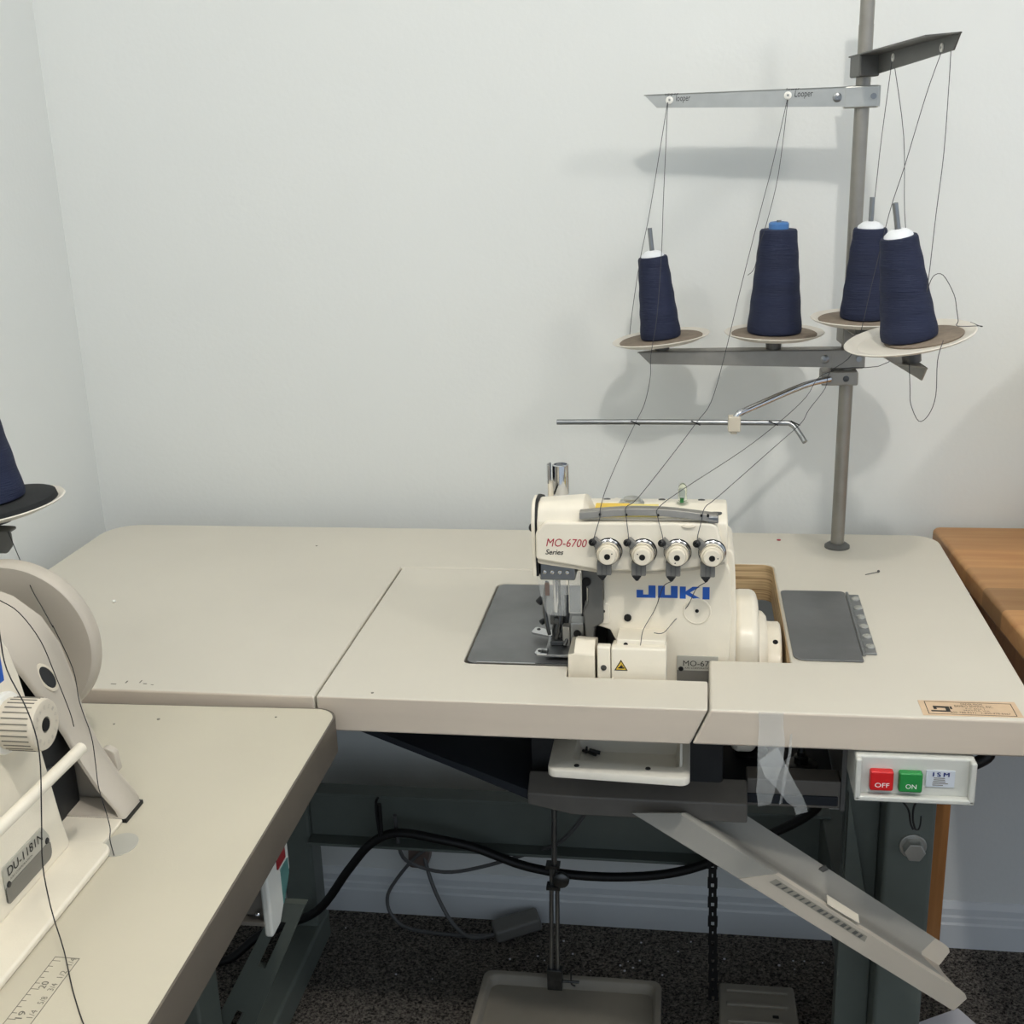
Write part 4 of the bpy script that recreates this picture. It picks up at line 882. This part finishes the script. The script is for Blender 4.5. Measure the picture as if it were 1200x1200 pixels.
strand('dark thread hanging from the black-padded rest down over the big handwheel', [(.2255,-.0760,.1990),(.2442,-.0950,.1809),(.2801,-.1400,.1665),(.3179,-.1900,.1700),(.3434,-.2200,.1643)], m=M_thread_b)
strand('dark thread arching over the belt guard rim', [(.3362,-.2960,.2267),(.3475,-.2950,.2185),(.3533,-.2800,.2020),(.3614,-.2700,.1742),(.3632,-.2600,.1400),(.3647,-.2500,.1032),(.3646,-.2470,.0876)], m=M_thread_b)
strand('dark thread running down the belt guard to the corner of the bed', [(.3434,-.2200,.1660),(.3525,-.2150,.1250),(.3600,-.2250,.0985),(.3728,-.2370,.0749),(.3760,-.2420,.0537),(.3800,-.2500,.0352),(.3850,-.2550,.0222),(.3900,-.2600,.0109),(.3930,-.2640,.0030),(.3960,-.2720,-.0020),(.4040,-.2830,-.0090)], m=M_thread_b)
strand('long dark thread crossing the lettered arm and the table ruler', [(.3883,-.3600,.2464),(.3872,-.3600,.2175),(.3880,-.3600,.1913),(.4050,-.3700,.1650),(.4120,-.3750,.1350),(.4120,-.3850,.0900),(.4085,-.3880,.0519),(.4106,-.3900,.0164),(.4281,-.4100,-.0030),(.4491,-.4400,-.0092),(.4719,-.4700,-.0094),(.4900,-.4900,-.0094)], m=M_thread_b, r=.0005)

# ------------------------------------------------------------------ under the tables
cbl = MB().tube([(.10,.44,ZF+.008),(.150,.45,-.690),(.1909,.47,-.6605),(.2271,.475,-.6434),(.2982,.468,-.6011),(.3527,.466,-.5246),(.3929,.466,-.4749),(.4357,.466,-.4545),(.5015,.466,-.4626),(.5527,.47,-.4761),(.6289,.472,-.5047),(.7199,.474,-.5170),(.8227,.47,-.5061),(.8980,.465,-.4775),(.9816,.455,-.4200),(1.03,.44,-.378),(1.047,.42,-.34),(1.047,.40,-.28)],.0068,12,5).build('power_cable', M_black)
tag(cbl, 'thick black power cable sagging below the steel rail under the overlock table', 'cable')
tl = MB().cyl((.4100,.4635,-.405),(.4100,.4635,-.458),.0035,n=8).tube([(.4060,.474,-.401),(.405,.466,-.403),(.4055,.4605,-.42),(.409,.459,-.458)],.0022,6,3).build('cable_tie', M_black); tag(tl, 'black cable tie hanging from the steel rail and holding the cable', 'cable tie')
gw = thing('charger_cord', 'thin grey cord with brown wall plug and an inline box lying on the carpet', 'cord', (.592,.565,ZF))
MB().tube([(.4300,.475,-.4300),(.4276,.500,-.5100),(.4399,.530,-.5512),(.4875,.530,-.5622),(.5426,.530,-.5510),(.6276,.51,-.5068),(.6843,.470,-.4548),(.7296,.430,-.3700),(.745,.40,-.30)],.0030,8,4).tube([(.4764,.590,-.5400),(.4296,.585,-.5735),(.3878,.58,-.6275),(.3789,.575,-.6542),(.3874,.570,-.6790),(.4182,.562,-.6960),(.50,.556,-.6980),(.560,.556,-.6930)],.0030,8,4).tube([(.4400,.595,-.5738),(.4535,.58,-.6131),(.4718,.57,-.6531),(.4936,.560,-.6830),(.5233,.550,-.6960),(.562,.556,-.6910)],.0034,8,4).build('cord', M_cable_g, gw)
MB().obox((.594,.572,-.683), (.078,.038,.024), Matrix.Rotation(.35,3,'Z') @ Matrix.Rotation(-.17,3,'Y')).build('inline_box', M_grey_m, gw, bevel=.006)
MB().prism(rpoly([(.413,-.600,.008),(.446,-.600,.008),(.450,-.575,.010),(.440,-.553,.010),(.416,-.553,.010)],0,4),'xz',.590,.630).build('wall_plug', M_brown, gw, bevel=.004)

td = thing('treadle', 'broad grey foot treadle with raised rim on the carpet below the overlock machine', 'treadle', (.695,.28,ZF))
a_ = rpoly([(.558,.13,.012),(.836,.13,.012),(.832,.432,.014),(.566,.432,.014)],0,5); cc = Vector((.698,.28))
def sc_(k, z): return [(cc.x+(x-cc.x)*(1-k/.138), cc.y+(y-cc.y)*(1-k/.15), z+(y-.28)*.02) for x, y in a_]
MB().loft([sc_(.002,-.690),sc_(0,-.686),sc_(0,-.666),sc_(.001,-.664),sc_(.008,-.664),sc_(.010,-.666),sc_(.013,-.680)]).build('foot_plate', M_pedal, td, smooth=45)
mb = MB()
for x in (.60,.79): mb.box(x-.012,x+.012,.18,.40,ZF,-.689)
build_split(mb, 'pivot_bracket', M_dark, td)
pd = thing('knee_lift_pedal', 'small ribbed grey pedal between the big treadle and the right table leg', 'pedal', (.968,.37,ZF))
MB().prism(rpoly([(.914,.29,.005),(1.028,.29,.005),(1.024,.442,.005),(.916,.442,.005)],0,4),'xy',-.682,-.664).build('foot_plate', M_pedal, pd, bevel=.003)
mb = MB()
for y in (.325,.36,.395,.425): mb.box(.926,1.014,y-.003,y+.003,-.665,-.6605)
build_split(mb, 'grip_rib', M_pedal, pd, bevel=.0015); MB().box(.99,.9985,.372,.377,-.664,-.6632).build('slot', M_hole, pd); MB().box(.94,1.0,.31,.42,ZF,-.681).build('base', M_dark, pd)
rd = thing('treadle_rod', 'thin steel pitman rod with a clamp hanging down to the big treadle', 'rod', (.674,.40,-.66))
MB().cyl((.6855,.40,-.172),(.6795,.40,-.468),.0040,n=12).build('upper_rod', M_steel, rd)
MB().cyl((.6755,.403,-.455),(.6700,.405,-.664),.0032,n=10).build('lower_rod', M_steel, rd)
MB().cyl((.6835,.403,-.465),(.6800,.405,-.655),.0032,n=10).build('lower_rod', M_steel, rd)
MB().box(.668,.688,.394,.409,-.455,-.450).build('rod_clamp', M_darksteel, rd)
MB().box(.668,.688,.394,.409,-.490,-.485).build('rod_clamp', M_darksteel, rd)
MB().lathe([(.010,0),(.012,.003),(.012,.009),(.006,.012),(0,.012)],(.690,.398,-.470),(0,-1,0),18).build('wing_nut', M_darksteel, rd, bevel=.001)
MB().box(.665,.687,.398,.412,-.664,-.630).cyl((.685,.405,-.652),(.712,.405,-.652),.0022,n=8).tube([(.700,.405,-.636),(.700,.405,-.655),(.705,.41,-.663)],.0016,6,3).build('ball_joint', M_darksteel, rd, bevel=.001)
cn = MB()
for k in range(31):
    z = -.176-k*.0157; x = .897+.010*k/31
    w_ = .0055 if k % 2 else .0068
    cn.box(x-w_,x-w_+.0045,.398,.402,z-.0157,z).box(x+w_-.0045,x+w_,.398,.402,z-.0157,z).box(x-w_,x+w_,.3985,.4015,z-.008,z)
o = cn.build('pedal_chain', M_black); tag(o, 'black perforated strap hanging from the machine cradle to the small pedal', 'strap')

# ------------------------------------------------------------------ wooden table on the right and sheet of paper
wt_ = thing('wooden_table', 'oak stave table butted against the right end of the overlock table', 'table', (1.7,.2,ZF))
MB().prism(rpoly([(1.2025,.603,.012),(1.262,-.20,.02),(2.35,-.20,.02),(2.35,.603,.012)],0,5),'xy',-.032,-.002).build('tabletop', M_wood, wt_, bevel=.006, seg=3)
for (x,y) in ((1.2065,.497),(1.262,-.15),(2.28,.497),(2.28,-.15)): MB().box(x,x+.0305,y,y+.040,ZF,-.032).build('leg', M_woodleg, wt_, bevel=.003)
MB().prism([(1.238,.50),(1.262,-.11),(1.280,-.11),(1.256,.50)],'xy',-.11,-.032).build('apron_or_light_block', M_woodleg, wt_)  # added to block light leaking through the gap between the tables
MB().box(1.30,2.26,.520,.540,-.10,-.032).build('apron_or_light_block', M_woodleg, wt_, bevel=.002)
hm = thing('sewing_machine', 'white household sewing machine standing against the wall on the oak table', 'sewing machine', (1.57,.47,-.002))
MB().box(1.345,1.83,.385,.56,-.0018,.07).build('base', M_ivory, hm, bevel=.012, seg=3)
MB().prism(rpoly([(1.75,.06,.0),(1.83,.06,.0),(1.83,.37,.03),(1.45,.37,.05),(1.313,.25,.012),(1.328,.135,.01),(1.42,.13,.01),(1.45,.25,.02),(1.73,.25,.03)],0,5),'xz',.41,.54).build('arm', M_ivory, hm, bevel=.012, seg=3)
MB().lathe([(.05,0),(.052,.004),(.052,.022),(.048,.026),(0,.026)],(1.83,.475,.26),(1,0,0),40).build('handwheel', M_white, hm)
pp = MB(); C0 = Vector((1.262,.462,ZF+.004)); e1 = Vector((-.085,-.050,0)); e2 = Vector((.075,-.125,0))
pp.loft([[C0,C0+e1,C0+e1+e2,C0+e2],[p+Vector((0,0,.0006)) for p in (C0,C0+e1,C0+e1+e2,C0+e2)]])
o = pp.build('paper_sheet', M_paper); tag(o, 'white sheet of paper lying on the carpet behind the right table leg', 'paper')

# ------------------------------------------------------------------ lift everything so the carpet is at z = 0
for o in list(S.objects):
    if o.parent is None: o.location.z += H

# ------------------------------------------------------------------ light
def lamp(name, typ, loc, energy, col, **k):
    l = bpy.data.lights.new(name, typ); l.energy = energy; l.color = col
    for a, b in k.items(): setattr(l, a, b)
    o = bpy.data.objects.new(name, l); COL.objects.link(o); o.location = (loc[0], loc[1], loc[2]+H); return o
lamp('ceiling_lamp', 'POINT', (1.08,-1.01,1.62), 41, (1.0,.955,.89), shadow_soft_size=.035)
lamp('ceiling_lamp_right', 'POINT', (2.37,-1.0,1.62), 26, (1.0,.96,.90), shadow_soft_size=.08)
lamp('fill_light_left', 'POINT', (.05,-1.0,1.62), 8, (1.0,.97,.93), shadow_soft_size=.2)  # added soft fill to even out the upper left; no known lamp here
lamp('ambient_fill', 'AREA', (1.1,-.75,1.69), 3.5, (.93,.97,1.0), shape='RECTANGLE', size=2.2, size_y=1.6)  # added for soft ambient fill, not a known fixture
w = bpy.data.worlds.new('World'); S.world = w; w.use_nodes = True
bg_ = w.node_tree.nodes['Background']; bg_.inputs[0].default_value = (.76,.87,1,1); bg_.inputs[1].default_value = .80

# ------------------------------------------------------------------ camera
yaw, pitch, roll = .1541, .2998, .0344
fwd = Vector((-math.sin(yaw)*math.cos(pitch), math.cos(yaw)*math.cos(pitch), -math.sin(pitch)))
rgt = Vector((math.cos(yaw), math.sin(yaw), 0)); dwn = fwd.cross(rgt)
r2 = rgt*math.cos(roll)+dwn*math.sin(roll); d2 = dwn*math.cos(roll)-rgt*math.sin(roll)
cd = bpy.data.cameras.new('camera'); cam = bpy.data.objects.new('camera', cd); COL.objects.link(cam)
cam.matrix_world = Matrix(((r2.x,-d2.x,-fwd.x,.8669),(r2.y,-d2.y,-fwd.y,-1.0838),(r2.z,-d2.z,-fwd.z,.5394+H),(0,0,0,1)))
cd.sensor_width = 36; cd.sensor_fit = 'HORIZONTAL'; cd.lens = 1414.03/1200*36; cd.clip_start = .02
S.camera = cam
S.view_settings.view_transform = 'Standard'; S.view_settings.look = 'None'; S.view_settings.gamma = 1; S.view_settings.use_curve_mapping = False
S.view_settings.exposure = -.07
S.cycles.use_denoising = True; S.cycles.max_bounces = 8; S.cycles.transparent_max_bounces = 12
